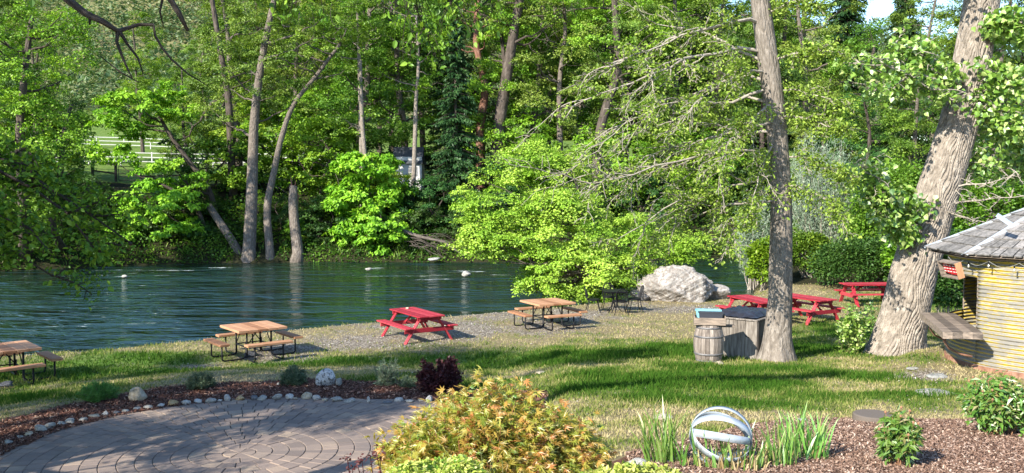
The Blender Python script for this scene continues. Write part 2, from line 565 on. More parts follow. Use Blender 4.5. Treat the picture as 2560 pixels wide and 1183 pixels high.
def build_ground():
    xs = np.concatenate([np.linspace(-260, -62, 18), np.linspace(-60, -27, 34), np.arange(-26, 26, .22), np.linspace(27, 60, 34), np.linspace(62, 260, 18)])
    ys = np.concatenate([np.linspace(-40, 1, 18), np.arange(1.5, 46, .2), np.arange(46, 82, .6), np.linspace(83, 190, 40)])
    X, Y = np.meshgrid(xs, ys)
    x, y = X.ravel(), Y.ravel()
    z = ground_z(x, y)
    rr = np.hypot(x - PC[0], y - PC[1]); th = np.arctan2(y - PC[1], x - PC[0])
    z = z - .12 * sst(patio_r(th) + .02, patio_r(th) - .2, rr)
    nx, ny = len(xs), len(ys)
    i = np.arange(ny - 1)[:, None] * nx + np.arange(nx - 1)[None, :]
    q = np.stack([i, i + 1, i + nx + 1, i + nx], -1).reshape(-1, 4)
    me = np_mesh('ground', np.stack([x, y, z], 1), [4] * len(q), q.ravel(), M['ground'], smooth=True)
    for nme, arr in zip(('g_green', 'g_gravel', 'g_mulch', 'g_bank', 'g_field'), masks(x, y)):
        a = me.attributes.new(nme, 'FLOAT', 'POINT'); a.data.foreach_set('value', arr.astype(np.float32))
    o = link(bpy.data.objects.new('ground', me)); tag(o, kind='structure')
build_ground()

# hill far behind
def build_hill():
    xs = np.linspace(-520, 520, 90); ys = np.linspace(150, 640, 50)
    X, Y = np.meshgrid(xs, ys)
    t = sst(150, 430, Y)
    Z = 16 + t * (50 + 24 * np.sin(X / 130 + 2.2)) + (fbm(X, Y, 60, 4) - .5) * 26 * t - 4 * (1 - t)
    x, y, z = X.ravel(), Y.ravel(), Z.ravel()
    nx, ny = len(xs), len(ys)
    i = np.arange(ny - 1)[:, None] * nx + np.arange(nx - 1)[None, :]
    q = np.stack([i, i + 1, i + nx + 1, i + nx], -1).reshape(-1, 4)
    mt = noisy('hill_soil', [(.3, (.10, .11, .04)), (.7, (.24, .22, .10))], .05)
    o = link(bpy.data.objects.new('hill', np_mesh('hill', np.stack([x, y, z], 1), [4] * len(q), q.ravel(), mt, smooth=True)))
    tag(o, kind='structure')
    return (xs, ys, Z)
HILL = build_hill()

def hill_z(x, y):
    xs, ys, Z = HILL
    ix = np.clip(((x - xs[0]) / (xs[1] - xs[0])).astype(int), 0, len(xs) - 1)
    iy = np.clip(((y - ys[0]) / (ys[1] - ys[0])).astype(int), 0, len(ys) - 1)
    return Z[iy, ix]

# ------------------------------------------------------------ water
def build_water():
    m, nt, out = new_mat('river_water')
    p = nt.nodes.new('ShaderNodeBsdfPrincipled')
    p.inputs['Roughness'].default_value = .07; p.inputs['IOR'].default_value = 1.33
    p.inputs['Specular IOR Level'].default_value = .6
    v = coords(nt, 'Object', (.35, 1.0, 1)); v2 = coords(nt, 'Object', (.5, 1.25, 1))
    deep = ramp(nt, noise(nt, .25, v, 3), [(.35, (.003, .012, .010)), (.65, (.008, .026, .014))])
    foamf = noise(nt, 1.4, coords(nt, 'Object', (.5, 1.6, 1)), 7, .75, .6)
    f2 = noise(nt, .07, coords(nt, 'Object'), 2)
    fm = math_n(nt, 'MULTIPLY', foamf, math_n(nt, 'ADD', .62, math_n(nt, 'MULTIPLY', f2, .7)))
    fm = math_n(nt, 'ADD', fm, math_n(nt, 'MULTIPLY', attr(nt, 'foam'), .11))
    mr = nt.nodes.new('ShaderNodeMapRange'); nt.links.new(fm, mr.inputs[0])
    mr.inputs[1].default_value = .635; mr.inputs[2].default_value = .70
    c = mixc(nt, mr.outputs[0], deep, (.55, .62, .62))
    nt.links.new(c, p.inputs['Base Color'])
    amp = math_n(nt, 'ADD', .35, math_n(nt, 'MULTIPLY', noise(nt, .16, coords(nt, 'Object', (.5, 1, 1)), 2), 1.3))
    h = math_n(nt, 'ADD', math_n(nt, 'MULTIPLY', noise(nt, 1.0, v, 2, .5, 1.0), amp), math_n(nt, 'MULTIPLY', noise(nt, 5.0, v2, 3, .55, .4), .13))
    h = math_n(nt, 'ADD', h, math_n(nt, 'MULTIPLY', noise(nt, .35, v, 2, .5), 1.6))
    h = math_n(nt, 'ADD', h, math_n(nt, 'MULTIPLY', math_n(nt, 'MULTIPLY', noise(nt, 1.7, v2, 2, .5, .6), attr(nt, 'chop')), .95))
    bn = bump(nt, h, 1.0, .5)
    p.inputs['Specular IOR Level'].default_value = .1
    nt.links.new(bn, p.inputs['Normal'])
    fr = nt.nodes.new('ShaderNodeFresnel'); fr.inputs['IOR'].default_value = 2.8; nt.links.new(bn, fr.inputs['Normal'])
    gl = nt.nodes.new('ShaderNodeBsdfGlossy'); gl.inputs['Roughness'].default_value = .11; gl.inputs['Color'].default_value = (.74, .88, .84, 1); nt.links.new(bn, gl.inputs['Normal'])
    mx = nt.nodes.new('ShaderNodeMixShader'); nt.links.new(fr.outputs[0], mx.inputs[0]); nt.links.new(p.outputs[0], mx.inputs[1]); nt.links.new(gl.outputs[0], mx.inputs[2])
    nt.links.new(mx.outputs[0], out.inputs[0])
    xs = np.arange(-60, 62, .5); ys = np.arange(10, 100, .35)
    X, Y = np.meshgrid(xs, ys)
    x, y = X.ravel(), Y.ravel()
    z = -.80 + .05 * (fbm(x * .45, y, 1.6, 41) - .5) + .12 * (fbm(x * .5, y, 5, 44) - .5)
    nx, ny = len(xs), len(ys)
    i = np.arange(ny - 1)[:, None] * nx + np.arange(nx - 1)[None, :]
    q = np.stack([i, i + 1, i + nx + 1, i + nx], -1).reshape(-1, 4)
    keep = (side(NEAR, x[q].mean(1), y[q].mean(1)) < 1.5) & (-side(FAR, x[q].mean(1), y[q].mean(1)) < 1.5)
    q = q[keep]
    used, inv = np.unique(q.ravel(), return_inverse=True)
    V = np.stack([x, y, z], 1)[used]
    me = np_mesh('river', V, [4] * len(q), inv, m, smooth=True)
    def streak(cx, cy, dx, dy, a, b):
        L = math.hypot(dx, dy); dx /= L; dy /= L
        u = (V[:, 0] - cx) * dx + (V[:, 1] - cy) * dy; w = -(V[:, 0] - cx) * dy + (V[:, 1] - cy) * dx
        return np.exp(-(u / a) ** 4 - (w / b) ** 4)
    chop = np.maximum(streak(-16.4, 37.5, -.42, 1, 10, 3.2), .25 * streak(-8, 52, 1, .1, 12, 2.5))
    chop = np.maximum(chop, .2 * streak(1.5, 50, 1, .05, 6, 2.5))
    foam = np.zeros(len(V))
    for (px, py, w, h) in [(310, 690, 40, 6), (440, 676, 90, 4), (920, 672, 70, 5), (1000, 690, 220, 3), (870, 684, 130, 3), (1165, 680, 60, 7), (1090, 700, 90, 3), (740, 660, 60, 3), (1760, 678, 50, 5), (560, 668, 60, 3), (1250, 690, 60, 4)]:
        r = ray(px, py); t = -(CAM_Z + .8) / r.z; s = r.y * t / F_PX
        foam = np.maximum(foam, streak(r.x * t, r.y * t, 1, 0, w * s * .6, h * s * r.y * t / 5.2 * .0 + max(.35, h * (r.y * t) ** 2 / (F_PX * 5.2) * .6)))
    for nm, ar in (('chop', chop), ('foam', foam)):
        a_ = me.attributes.new(nm, 'FLOAT', 'POINT'); a_.data.foreach_set('value', ar.astype(np.float32))
    o = link(bpy.data.objects.new('river', me))
    tag(o, kind='structure')
build_water()
# ------------------------------------------------------------ foliage engine
T_RHOMB = (np.array([(0, 0, 0), (.45, .30, .05), (1, 0, -.06), (.45, -.30, .05)]), [(0, 3, 2, 1)])
T_OVAL = (np.array([(0, 0, 0), (.25, .27, .05), (.65, .25, .04), (1, 0, -.10), (.65, -.25, .04), (.25, -.27, .05), (.5, 0, -.02)]),
          [(0, 6, 3, 2, 1), (0, 5, 4, 3, 6)])
T_HEART = (np.array([(0, 0, 0), (.05, .36, .03), (.40, .44, .06), (1, 0, -.12), (.40, -.44, .06), (.05, -.36, .03), (.45, 0, -.03)]),
           [(0, 6, 3, 2, 1), (0, 5, 4, 3, 6)])
T_NEEDLE = (np.array([(0, -.10, 0), (.5, -.16, .03), (1, 0, -.12), (.5, .16, .03), (0, .10, 0)]), [(0, 1, 2, 3, 4)])
def _star():
    tips = [(-125, .42), (-78, .72), (-36, .92), (0, 1.0), (36, .92), (78, .72), (125, .42)]
    v = [(0, 0, 0)]
    pts = []
    for i, (a, l) in enumerate(tips):
        pts.append((a, l, -.14 * l))
        if i < len(tips) - 1: pts.append(((a + tips[i + 1][0]) / 2, .27, .03))
    for a, l, z in pts:
        v.append((.1 + l * math.cos(R(a)) * .9, l * math.sin(R(a)) * .9, z))
    f = []
    n = len(v)
    for i in range(1, n - 1, 2):
        f.append((0, i, i + 1) if i + 1 < n else None)
        if i + 2 < n: f.append((0, i + 1, i + 2))
    return np.array(v), [q for q in f if q]
T_STAR = _star()

def leaves(P, size, tmpl, tint, out_dir=None, droop=.35, flat=.5, lrng=rng, ndir=None):
    """arrays for a mass of leaves; flat: how much blades face up"""
    n = len(P)
    ax = lrng.normal(size=(n, 3))
    ax[:, 2] = ax[:, 2] * .5 - droop
    if out_dir is not None: ax += out_dir
    ax /= np.linalg.norm(ax, axis=1)[:, None] + 1e-9
    nr = lrng.normal(size=(n, 3)) * (1 - flat)
    nr[:, 2] = np.abs(nr[:, 2]) + flat
    if ndir is not None: nr += ndir
    nr -= ax * (nr * ax).sum(1)[:, None]
    nr /= np.linalg.norm(nr, axis=1)[:, None] + 1e-9
    yy = np.cross(nr, ax)
    tv, tf = tmpl
    k = len(tv)
    s = np.asarray(size)[:, None]
    V = (P[:, None, :] + (ax * s)[:, None, :] * tv[None, :, 0:1] + (yy * s)[:, None, :] * tv[None, :, 1:2] + (nr * s)[:, None, :] * tv[None, :, 2:3])
    base = (np.arange(n) * k)[:, None]
    loops = np.concatenate([np.array(f) for f in tf])
    L = (base + loops[None, :]).ravel()
    sizes = np.tile([len(f) for f in tf], n)
    return V.reshape(-1, 3), sizes, L, np.repeat(tint, k)

def leaf_mesh(name, parts, mat, smooth=False):
    Vs, Ss, Ls, Ts = [], [], [], []
    off = 0
    for V, S, L, T in parts:
        Vs.append(V); Ss.append(S); Ls.append(L + off); Ts.append(T); off += len(V)
    return np_mesh(name, np.concatenate(Vs), np.concatenate(Ss), np.concatenate(Ls), mat, np.concatenate(Ts), smooth=smooth)

def curve(a, b, sag=0.0, n=6, wob=.06, r=random):
    a, b = Vector(a), Vector(b)
    L = (b - a).length
    out = []
    o1 = Vector((r.uniform(-1, 1), r.uniform(-1, 1), r.uniform(-1, 1))) * L * wob
    for i in range(n + 1):
        t = i / n
        p = a.lerp(b, t) + Vector((0, 0, 1)) * (sag * L * math.sin(math.pi * t)) + o1 * math.sin(2 * math.pi * t)
        if 0 < i < n: p += Vector((r.uniform(-1, 1), r.uniform(-1, 1), r.uniform(-1, 1))) * L * wob * .3
        out.append(p)
    return out

def taper(n, r0, r1): return [r0 + (r1 - r0) * i / (n - 1) for i in range(n)]

def in_ell(e, n, lrng, shell=.55):
    """points in an ellipsoid, pushed towards its outside"""
    c = np.array(e[:3]); r = np.array(e[3:6])
    d = lrng.normal(size=(n, 3)); d /= np.linalg.norm(d, axis=1)[:, None]
    u = lrng.random(n) ** (1 / 3) * (1 - shell) + shell * (1 - .35 * lrng.random(n) ** 2)
    return c + d * u[:, None] * r

def make_tree(seed, trunk, r0, ells, clump=.8, per=60, leaf=.16, tmpl=T_RHOMB, leafmat='leaf_mid', barkmat='bark_grey', limbs=9, twig_r=.012,
              flat=.5, droop=.35, squash=.45, r1=None, sides=10, bare=0, tint_mu=.5, sprays=0, minr=.01, limb_frac=.32, flare=0.0, hang=0.0, trunk2=()):
    """trunk: list of points (object space). ells: (cx,cy,cz,rx,ry,rz,nclumps). Returns trunk mesh, crown mesh."""
    rnd = random.Random(seed); lr = np.random.default_rng(seed)
    mb = MB()
    tp = [Vector(p) for p in trunk]
    # resample the trunk
    fine = []
    for i in range(len(tp) - 1):
        for t in np.linspace(0, 1, 6)[:-1]:
            a = tp[max(i - 1, 0)]; b = tp[i]; c = tp[i + 1]; d = tp[min(i + 2, len(tp) - 1)]
            t2, t3 = t * t, t * t * t
            fine.append(.5 * ((2 * b) + (c - a) * t + (2 * a - 5 * b + 4 * c - d) * t2 + (3 * b - a - 3 * c + d) * t3))
    fine.append(tp[-1])
    r1 = r0 * .3 if r1 is None else r1
    rad = [r0 + (r1 - r0) * (i / (len(fine) - 1)) for i in range(len(fine))]
    if flare:
        H = fine[-1].z - fine[0].z
        rad = [r * (1 + flare * math.exp(-(fine[i] - fine[0]).length / .35)) for i, r in enumerate(rad)]
    mb.tube(fine, rad, sides, vs=1.0)
    nodes = [(p, rad[i]) for i, p in enumerate(fine) if i > len(fine) * .25]
    allc = []
    for e in ells:
        allc.append(in_ell(e, e[6], lr))
    C = np.concatenate(allc)
    # limbs reach a subset of the clumps, the rest hang on the nearest limb
    idx = lr.permutation(len(C))
    lim_nodes = list(nodes)
    for j, ci in enumerate(idx):
        c = Vector(C[ci])
        if j < limbs:
            best, bd = None, 1e9
            for (p, r) in nodes:
                h = math.hypot(p.x - c.x, p.y - c.y)
                w = abs((c.z - p.z) - .45 * h) + .3 * h
                if w < bd: bd = w; best = (p, r)
            pts = curve(best[0], c, -.08 - hang, 9, .07, rnd)
            rr = min(best[1] * .55, max(.03, (c - best[0]).length * .022 + .015))
            ra = taper(len(pts), rr, twig_r)
            mb.tube(pts, ra, 6, cap=False)
            lim_nodes += [(p, ra[i]) for i, p in enumerate(pts) if i > 1]
        else:
            NP = np.array([tuple(p) for p, _ in lim_nodes]); 
            dd = ((NP - C[ci]) ** 2).sum(1); k = int(dd.argmin())
            p, r = lim_nodes[k]
            pts = curve(p, c, -.05 + hang * .6, 4, .08, rnd)
            ra = taper(len(pts), min(r * .7, .05), minr)
            mb.tube(pts, ra, 4, cap=False)
            lim_nodes += [(q, ra[i]) for i, q in enumerate(pts) if i > 1]
    for _ in range(bare):
        p, r = lim_nodes[rnd.randrange(len(lim_nodes))]
        a = rnd.uniform(0, 6.283); L = rnd.uniform(.5, 1.4) * clump * 1.8
        q = p + Vector((math.cos(a) * L, math.sin(a) * L, rnd.uniform(-.3, .5) * L))
        pts = curve(p, q, rnd.uniform(-.1, .1), 4, .1, rnd)
        mb.tube(pts, taper(len(pts), min(r * .5, .02), .004), 3, cap=False)
    n = len(C) * per
    cid = np.repeat(np.arange(len(C)), per)
    cs = clump * (.6 + .8 * lr.random(len(C)))[cid]
    nsub = max(3, per // 26); sid = lr.integers(0, nsub, n)
    subc = lr.normal(size=(len(C), nsub, 3)); subc /= np.linalg.norm(subc, axis=2)[:, :, None]; subc *= (.35 + .55 * lr.random((len(C), nsub, 1)))
    off = subc[cid, sid] + lr.normal(size=(n, 3)) * .17
    rad_ = np.linalg.norm(off, axis=1); off *= (np.minimum(rad_, 1.1) / (rad_ + 1e-6))[:, None]
    off[:, 2] = off[:, 2] * squash
    # clumps arch down at their rims
    off[:, 2] -= .25 * (off[:, 0] ** 2 + off[:, 1] ** 2)
    P = C[cid] + off * cs[:, None]
    ct = (lr.random(len(C)) * .5 + .25 + (tint_mu - .5))[cid]
    tint = np.clip(ct + lr.normal(size=n) * .12, 0, 1)
    ndv = off / (np.linalg.norm(off, axis=1)[:, None] + 1e-6) * .8
    cc_ = C.mean(0); big = C - cc_; big /= np.linalg.norm(big, axis=1)[:, None] + 1e-6; ndv = ndv + big[cid] * .5
    od = off.copy(); od[:, 2] *= .5
    sz = leaf * (.6 + .8 * lr.random(n))
    V = leaves(P, sz, tmpl, tint, od, droop, flat, lr, ndv)
    return mb, leaf_mesh('crown', [V], M[leafmat])

def put_tree(name, label, cat, loc, tm, cm, barkmat, rz=0, scale=1, group=None):
    t = thing(name, label, cat, loc, rz, group)
    t.scale = (scale,) * 3
    me = tm.mesh('trunk', M[barkmat], True) if isinstance(tm, MB) else tm
    link(bpy.data.objects.new('trunk', me), t)
    link(bpy.data.objects.new('crown', cm), t)
    return t

def custom_tree(name, label, cat, base, trunk_px, ells_px, group=None, barkmat='bark_grey', **kw):
    """base: world point. trunk_px: (px,py,depth). ells_px: (px,py,depth,width_px,height_px,n)"""
    tr = [Vector((0, 0, -.3))] + [W(*p) - base for p in trunk_px]
    el = []
    for (px, py, d, wpx, hpx, n) in ells_px:
        c = W(px, py, d) - base; s = d / F_PX
        el.append((c.x, c.y, c.z, wpx / 2 * s, wpx / 2 * s * .8, hpx / 2 * s, n))
    tm, cm = make_tree(trunk=tr, ells=el, **kw)
    return put_tree(name, label, cat, base, tm, cm, barkmat, 0, 1, group)

def on(x, y): return Vector((x, y, gz(x, y)))
# ------------------------------------------------------------ patio of ring-laid pavers
def build_patio():
    def cf(nt):
        t = attr(nt, 'tint')
        base = ramp(nt, t, [(0, (.17, .13, .11)), (.4, (.27, .205, .17)), (.7, (.34, .255, .20)), (1, (.44, .33, .23))])
        n = noise(nt, 2.2, coords(nt, 'Object'), 5, .6)
        n2 = noise(nt, 60, coords(nt, 'Object'), 4, .7)
        st = ramp(nt, n, [(.35, (0, 0, 0)), (.65, (.75, .75, .75))])
        a = mixc(nt, st, base, (.17, .14, .125))
        return mixc(nt, math_n(nt, 'MULTIPLY', n2, .45), a, (.12, .10, .09), 'MIX')
    mt = surf('paver_stone', cf, .85, lambda nt: noise(nt, 70, coords(nt, 'Object'), 6, .75), .5, .006, spec=.25)
    mj = noisy('joint_sand', [(.3, (.035, .028, .022)), (.7, (.10, .08, .055))], 30)
    mb = MB()
    rnd = random.Random(4)
    sp = .2155
    c = Vector((PC[0], PC[1], PATIO_Z))
    for k in range(0, 20):
        ri = k * sp + .008; ro = (k + 1) * sp
        if k == 0: n = 6; ri = .0
        else: n = max(6, int(round(2 * math.pi * (ri + ro) / 2 / (.205 if k > 1 else .2))))
        if k == 1: n = 10
        ph = rnd.uniform(0, 6.28)
        cuts = [ph + 2 * math.pi * (j + rnd.uniform(-.16, .16)) / n for j in range(n)]
        for j in range(n):
            a0 = cuts[j]; a1 = cuts[(j + 1) % n] + (2 * math.pi if j == n - 1 else 0)
            am = (a0 + a1) / 2
            lim = float(patio_r(np.array([am % (2 * math.pi)]))[0])
            if ri > lim: continue
            gap = .0065 / max(ro, .1)
            a0 += gap; a1 -= gap
            tint = min(1, max(0, rnd.gauss(.45, .23)))
            h = rnd.uniform(-.003, .004); tx = rnd.uniform(-.012, .012); ty = rnd.uniform(-.012, .012)
            mseg = 3 if k < 12 else 2
            cx, cy = math.cos(am) * (ri + ro) / 2, math.sin(am) * (ri + ro) / 2
            def ringpts(shr, z):
                o = []
                da = shr / max(ro, .12)
                for s in range(mseg):
                    a = (a0 + da) + (a1 - a0 - 2 * da) * s / (mseg - 1); r = ro - shr
                    o.append((r * math.cos(a), r * math.sin(a)))
                for s in range(mseg):
                    a = (a1 - da) + (a0 - a1 + 2 * da) * s / (mseg - 1); r = ri + (shr if ri > 0 else .01)
                    o.append((r * math.cos(a), r * math.sin(a)))
                return [c + Vector((x, y, z + h + (x - cx) * tx + (y - cy) * ty)) for x, y in o]
            b0 = ringpts(0, -.05); b1 = ringpts(0, -.005); tpz = ringpts(.007, 0)
            nn = len(b0)
            V = b0 + b1 + tpz
            Fc = [(i, (i + 1) % nn, nn + (i + 1) % nn, nn + i) for i in range(nn)] + [(nn + i, nn + (i + 1) % nn, 2 * nn + (i + 1) % nn, 2 * nn + i) for i in range(nn)]
            Fc.append(tuple(2 * nn + i for i in range(nn)))
            mb.add(V, Fc, tint)
    o = mb.build('patio', mt); tag(o, kind='structure')
    b = MB()
    V = [c + Vector((0, 0, -.012))]
    N = 96
    for i in range(N):
        a = 2 * math.pi * i / N; r = float(patio_r(np.array([a]))[0]) + .12
        V.append(c + Vector((r * math.cos(a), r * math.sin(a), -.012)))
    b.add(V, [(0, 1 + i, 1 + (i + 1) % N) for i in range(N)])
    o = b.build('patio_joint_sand', mj); tag(o, kind='structure')
build_patio()

# ------------------------------------------------------------ rocks
def rock_mesh(seed, size, rough=.25, sub=3, planes=7):
    import bmesh
    bm = bmesh.new(); bmesh.ops.create_icosphere(bm, subdivisions=sub, radius=1)
    V = np.array([v.co[:] for v in bm.verts]); F = [tuple(v.index for v in f.verts) for f in bm.faces]; bm.free()
    lr = np.random.default_rng(seed)
    d = np.ones(len(V))
    for _ in range(planes):
        n = lr.normal(size=3); n /= np.linalg.norm(n)
        h = lr.uniform(.55, .9)
        dn = V @ n
        lim = np.where(dn > .05, h / np.maximum(dn, .05), 9)
        d = np.minimum(d, lim)
    for s, a in ((1.1, rough), (2.7, rough * .45), (6.0, rough * .25), (13.0, rough * .14), (27., rough * .07)):
        ph = lr.uniform(0, 6, 3)
        d = d * (1 + a * .5 * (np.sin(V[:, 0] * s * 2 + ph[0]) * np.sin(V[:, 1] * s * 2.3 + ph[1]) + np.sin(V[:, 2] * s * 2.1 + ph[2]) * np.cos(V[:, 0] * s * 1.7 + ph[1])) * .6)
    V = V * d[:, None] * np.array(size)[None, :] / 2
    return V, F

def rock_material(name, c0, c1, c2, lichen=None, sc=4):
    def cf(nt):
        v = coords(nt, 'Object')
        c = ramp(nt, noise(nt, sc, v, 7, .7), [(.3, c0), (.5, c1), (.7, c2)])
        if lichen:
            f = ramp(nt, noise(nt, sc * 3.5, v, 6, .75), [(.5, (0, 0, 0)), (.56, (1, 1, 1))])
            c = mixc(nt, f, c, lichen)
        return c
    return surf(name, cf, .9, lambda nt: noise(nt, sc * 4, coords(nt, 'Object'), 9, .75), .9, .03, spec=.2)
RM = {
    'grey': rock_material('rock_grey', (.16, .16, .15), (.30, .30, .28), (.48, .47, .44), sc=12),
    'pale': rock_material('rock_pale', (.20, .19, .17), (.34, .33, .30), (.50, .48, .44), sc=14),
    'white': rock_material('rock_white', (.30, .29, .27), (.48, .46, .43), (.62, .60, .57), sc=14),
    'orange': rock_material('rock_orange', (.24, .15, .08), (.42, .28, .14), (.55, .45, .30), sc=12),
    'tan': rock_material('rock_tan', (.26, .21, .15), (.42, .36, .27), (.55, .50, .42), sc=12),
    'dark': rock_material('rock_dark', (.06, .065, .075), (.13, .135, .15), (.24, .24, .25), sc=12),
    'boulder': rock_material('rock_boulder', (.12, .11, .10), (.31, .29, .27), (.48, .455, .43), (.20, .17, .15), 3.2),
    'lichen': rock_material('rock_lichen', (.34, .33, .33), (.60, .59, .58), (.75, .74, .73), (.12, .12, .12), 7),
}
def put_rock(name, label, cat, px, py, wpx, hpx, mat, seed, group=None, d=None, dep=1.0, sub=3, rough=.25, sink=.25, rz=None, back=.35):
    p = G(px, py) if d is None else W(px, py, d)
    s = p.y / F_PX
    w, h = wpx * s, hpx * s
    V, F = rock_mesh(seed, (w, w * dep, h * 1.35), rough, sub)
    me = np_mesh(name, V, [len(f) for f in F], [i for f in F for i in f], RM[mat], smooth=(sub < 4))
    o = link(bpy.data.objects.new(name, me))
    o.location = (p.x, p.y + w * dep * back, p.z + h * 1.35 / 2 - h * sink)
    o.rotation_euler = (0, 0, 0 if rz is None else rz)
    return tag(o, label, cat, group)

# border stones, left to right along the patio edge: (x, base y, w, h, look)
BORDER = [(16, 1112, 28, 14, 'grey', 'grey rounded'), (47, 1097, 24, 9, 'pale', 'flat bluish-grey'), (71, 1092, 26, 12, 'tan', 'mossy tan'), (95, 1082, 36, 16, 'grey', 'big greenish-grey'),
          (123, 1073, 28, 18, 'grey', 'dark olive rounded'), (149, 1065, 26, 12, 'grey', 'flat dark grey'), (172, 1060, 30, 12, 'pale', 'pale oval'), (204, 1055, 30, 11, 'grey', 'grey oval'),
          (231, 1046, 30, 10, 'tan', 'flat tan-topped'), (262, 1041, 18, 12, 'white', 'pale pointed'), (290, 1037, 20, 9, 'dark', 'small slate-grey'), (311, 1032, 19, 10, 'grey', 'small grey'),
          (341, 1026, 17, 9, 'grey', 'little brownish-grey'), (367, 1023, 27, 9, 'pale', 'pale flat'), (398, 1019, 26, 9, 'white', 'whitish flat'), (427, 1015, 32, 14, 'orange', 'yellowish-brown rounded'),
          (464, 1012, 26, 15, 'white', 'white steep-faced'), (492, 1008, 24, 9, 'white', 'clean white oval'), (523, 1007, 28, 9, 'pale', 'pale speckled'), (548, 1004, 14, 6, 'white', 'tiny white'),
          (567, 1003, 20, 16, 'white', 'white wedge-shaped'), (597, 1001, 30, 13, 'orange', 'orange-brown'), (634, 1000, 20, 11, 'dark', 'dark slate'), (655, 1001, 29, 12, 'pale', 'pale rounded'),
          (691, 999, 28, 13, 'pale', 'light grey speckled'), (721, 998, 30, 13, 'white', 'blocky white'), (737, 999, 15, 6, 'tan', 'small flat tan'), (766, 998, 24, 15, 'tan', 'brown upright'),
          (790, 1001, 23, 16, 'white', 'white angular'), (813, 1003, 18, 8, 'tan', 'small buff'), (843, 1004, 27, 13, 'pale', 'pale grey domed'), (873, 1007, 33, 13, 'grey', 'wide grey'),
          (921, 1006, 8, 12, 'white', 'thin white upright'), (968, 1009, 22, 5, 'dark', 'flat dark grey'), (995, 1004, 26, 10, 'white', 'lone white oval'), (1024, 1006, 24, 6, 'pale', 'low flat pale'),
          (1052, 1003, 20, 7, 'tan', 'low brownish'), (1072, 1006, 18, 14, 'white', 'pale angular')]
ORD = ['first', 'second', 'third', 'fourth', 'fifth', 'sixth', 'seventh', 'eighth', 'ninth', 'tenth', 'eleventh', 'twelfth']
def border():
    n = len(BORDER)
    for i, (x, y, w, h, mt, look) in enumerate(BORDER):
        if i < 12: where = '%s along the patio edge counting from its left end' % ORD[i]
        elif n - 1 - i < 12: where = '%s along the patio edge counting from its maple end' % ORD[n - 1 - i]
        else:
            where = '%s along the patio edge past the grey pyramid boulder' % ORD[i - 12] if i < 24 else '%s before the white spotted boulder' % ORD[25 - i]
        put_rock('border_stone', '%s stone, %s' % (look, where), 'stone', x, y, w * random.uniform(.9, 1.15), h * random.uniform(.85, 1.15), mt, 100 + i, 'stones edging the patio', dep=random.uniform(.6, .9), rz=random.uniform(-.5, .5), rough=.42, sink=random.uniform(.25, .45))
border()
put_rock('boulder', 'grey pyramid-shaped boulder with a tan face in the dark bark strip', 'rock', 338, 1006, 54, 32, 'tan', 301, dep=.8, rough=.15)
put_rock('boulder', 'white boulder with black lichen spots behind the patio border', 'rock', 815, 967, 60, 40, 'lichen', 305, dep=.6, rough=.2, rz=.3)
put_rock('stone', 'small bluish-grey stone tucked against the white spotted boulder', 'rock', 846, 967, 20, 20, 'grey', 303, dep=.8)
put_rock('stone', 'little pale stone beside the round dark lavender bush', 'rock', 695, 965, 9, 8, 'pale', 304)
put_rock('river_boulder', 'huge pale sloping boulder on the river bank beside the metal table', 'boulder', 1688, 752, 190, 88, 'boulder', 349, dep=.55, sub=6, rough=.42, sink=.42, back=.1)
put_rock('river_boulder', 'low rounded pale boulder adjoining the huge bank boulder', 'boulder', 1792, 750, 80, 34, 'boulder', 343, dep=.9, sub=4, rough=.2)
put_rock('river_boulder', 'small pale boulder at the foot of the huge bank boulder', 'boulder', 1602, 752, 54, 28, 'boulder', 344, dep=.9, sub=4, rough=.2)
for i, (x, y, w, h, lb) in enumerate([(1165, 684, 34, 12, 'pale rounded rock breaking the water in mid river'), (921, 673, 22, 7, 'small white rock in the riffle below the bright maple'),
                                (309, 691, 20, 6, 'white rock in the water upstream of the blue reflection'), (1085, 648, 40, 8, 'flat pale rock at the far waterline under dead branches'),
                                (1760, 676, 26, 5, 'pale rock in the river past the huge boulder')]):
    d = {0: 49, 1: 52, 2: 49, 3: 58.3, 4: 54}[i]
    put_rock('river_rock', lb, 'rock', x, y, w * .8, h, 'grey' if i == 3 else 'pale', 350 + i, 'rocks in the river', d=d, sub=3, sink=.75, dep=.7)
for i, (x, y, w, h, mt, lb) in enumerate([(1655, 1052, 60, 14, 'tan', 'low buried tan rock in the dry grass behind the hoop sphere'), (2005, 1056, 30, 9, 'white', 'small white rock at the bark bed edge'),
                                  (2025, 1056, 22, 6, 'pale', 'flat cream rock beside the small white one at the bed edge'), (2149, 1052, 22, 9, 'tan', 'tan stone left of the weathered wood round'),
                                  (2360, 992, 110, 9, 'pale', 'long flat pale stone in the grass below the round hut'), (1595, 1170, 62, 20, 'white', 'pale rock behind the iris leaves by the hedge'),
                                  (1800, 912, 22, 9, 'tan', 'tan stone at the foot of the barrel'), (2350, 946, 60, 10, 'grey', 'flat grey slab against the base of the round hut'),
                                  (2290, 925, 36, 5, 'pale', 'flat pale stone near the leaning tree roots'), (1355, 935, 30, 6, 'tan', 'low tan stone in the green lawn'),
                                  (1020, 768, 9, 5, 'tan', 'flat stone lying on the red table top'),
                                  (1157, 776, 9, 8, 'orange', 'small yellow stone on the water edge behind the tables'), (1096, 781, 9, 5, 'white', 'small white stone on the water edge behind the red table')]):
    if 'table top' in lb: continue
    put_rock('stone', lb, 'rock', x, y, w, h, mt, 380 + i, dep=.8, sink=.4)
# sawn wood round lying at the bed edge
def wood_round():
    p = G(2182, 1056); t = thing('log_round', 'weathered grey wood round sunk in the bark bed edge', 'log', p)
    mb = MB(); mb.lathe([(0, .10), (.2, .10), (.215, .09), (.225, -.1)], (0, 0, 0), 28); mb.build('disc', M['bark_grey'], t)
wood_round()

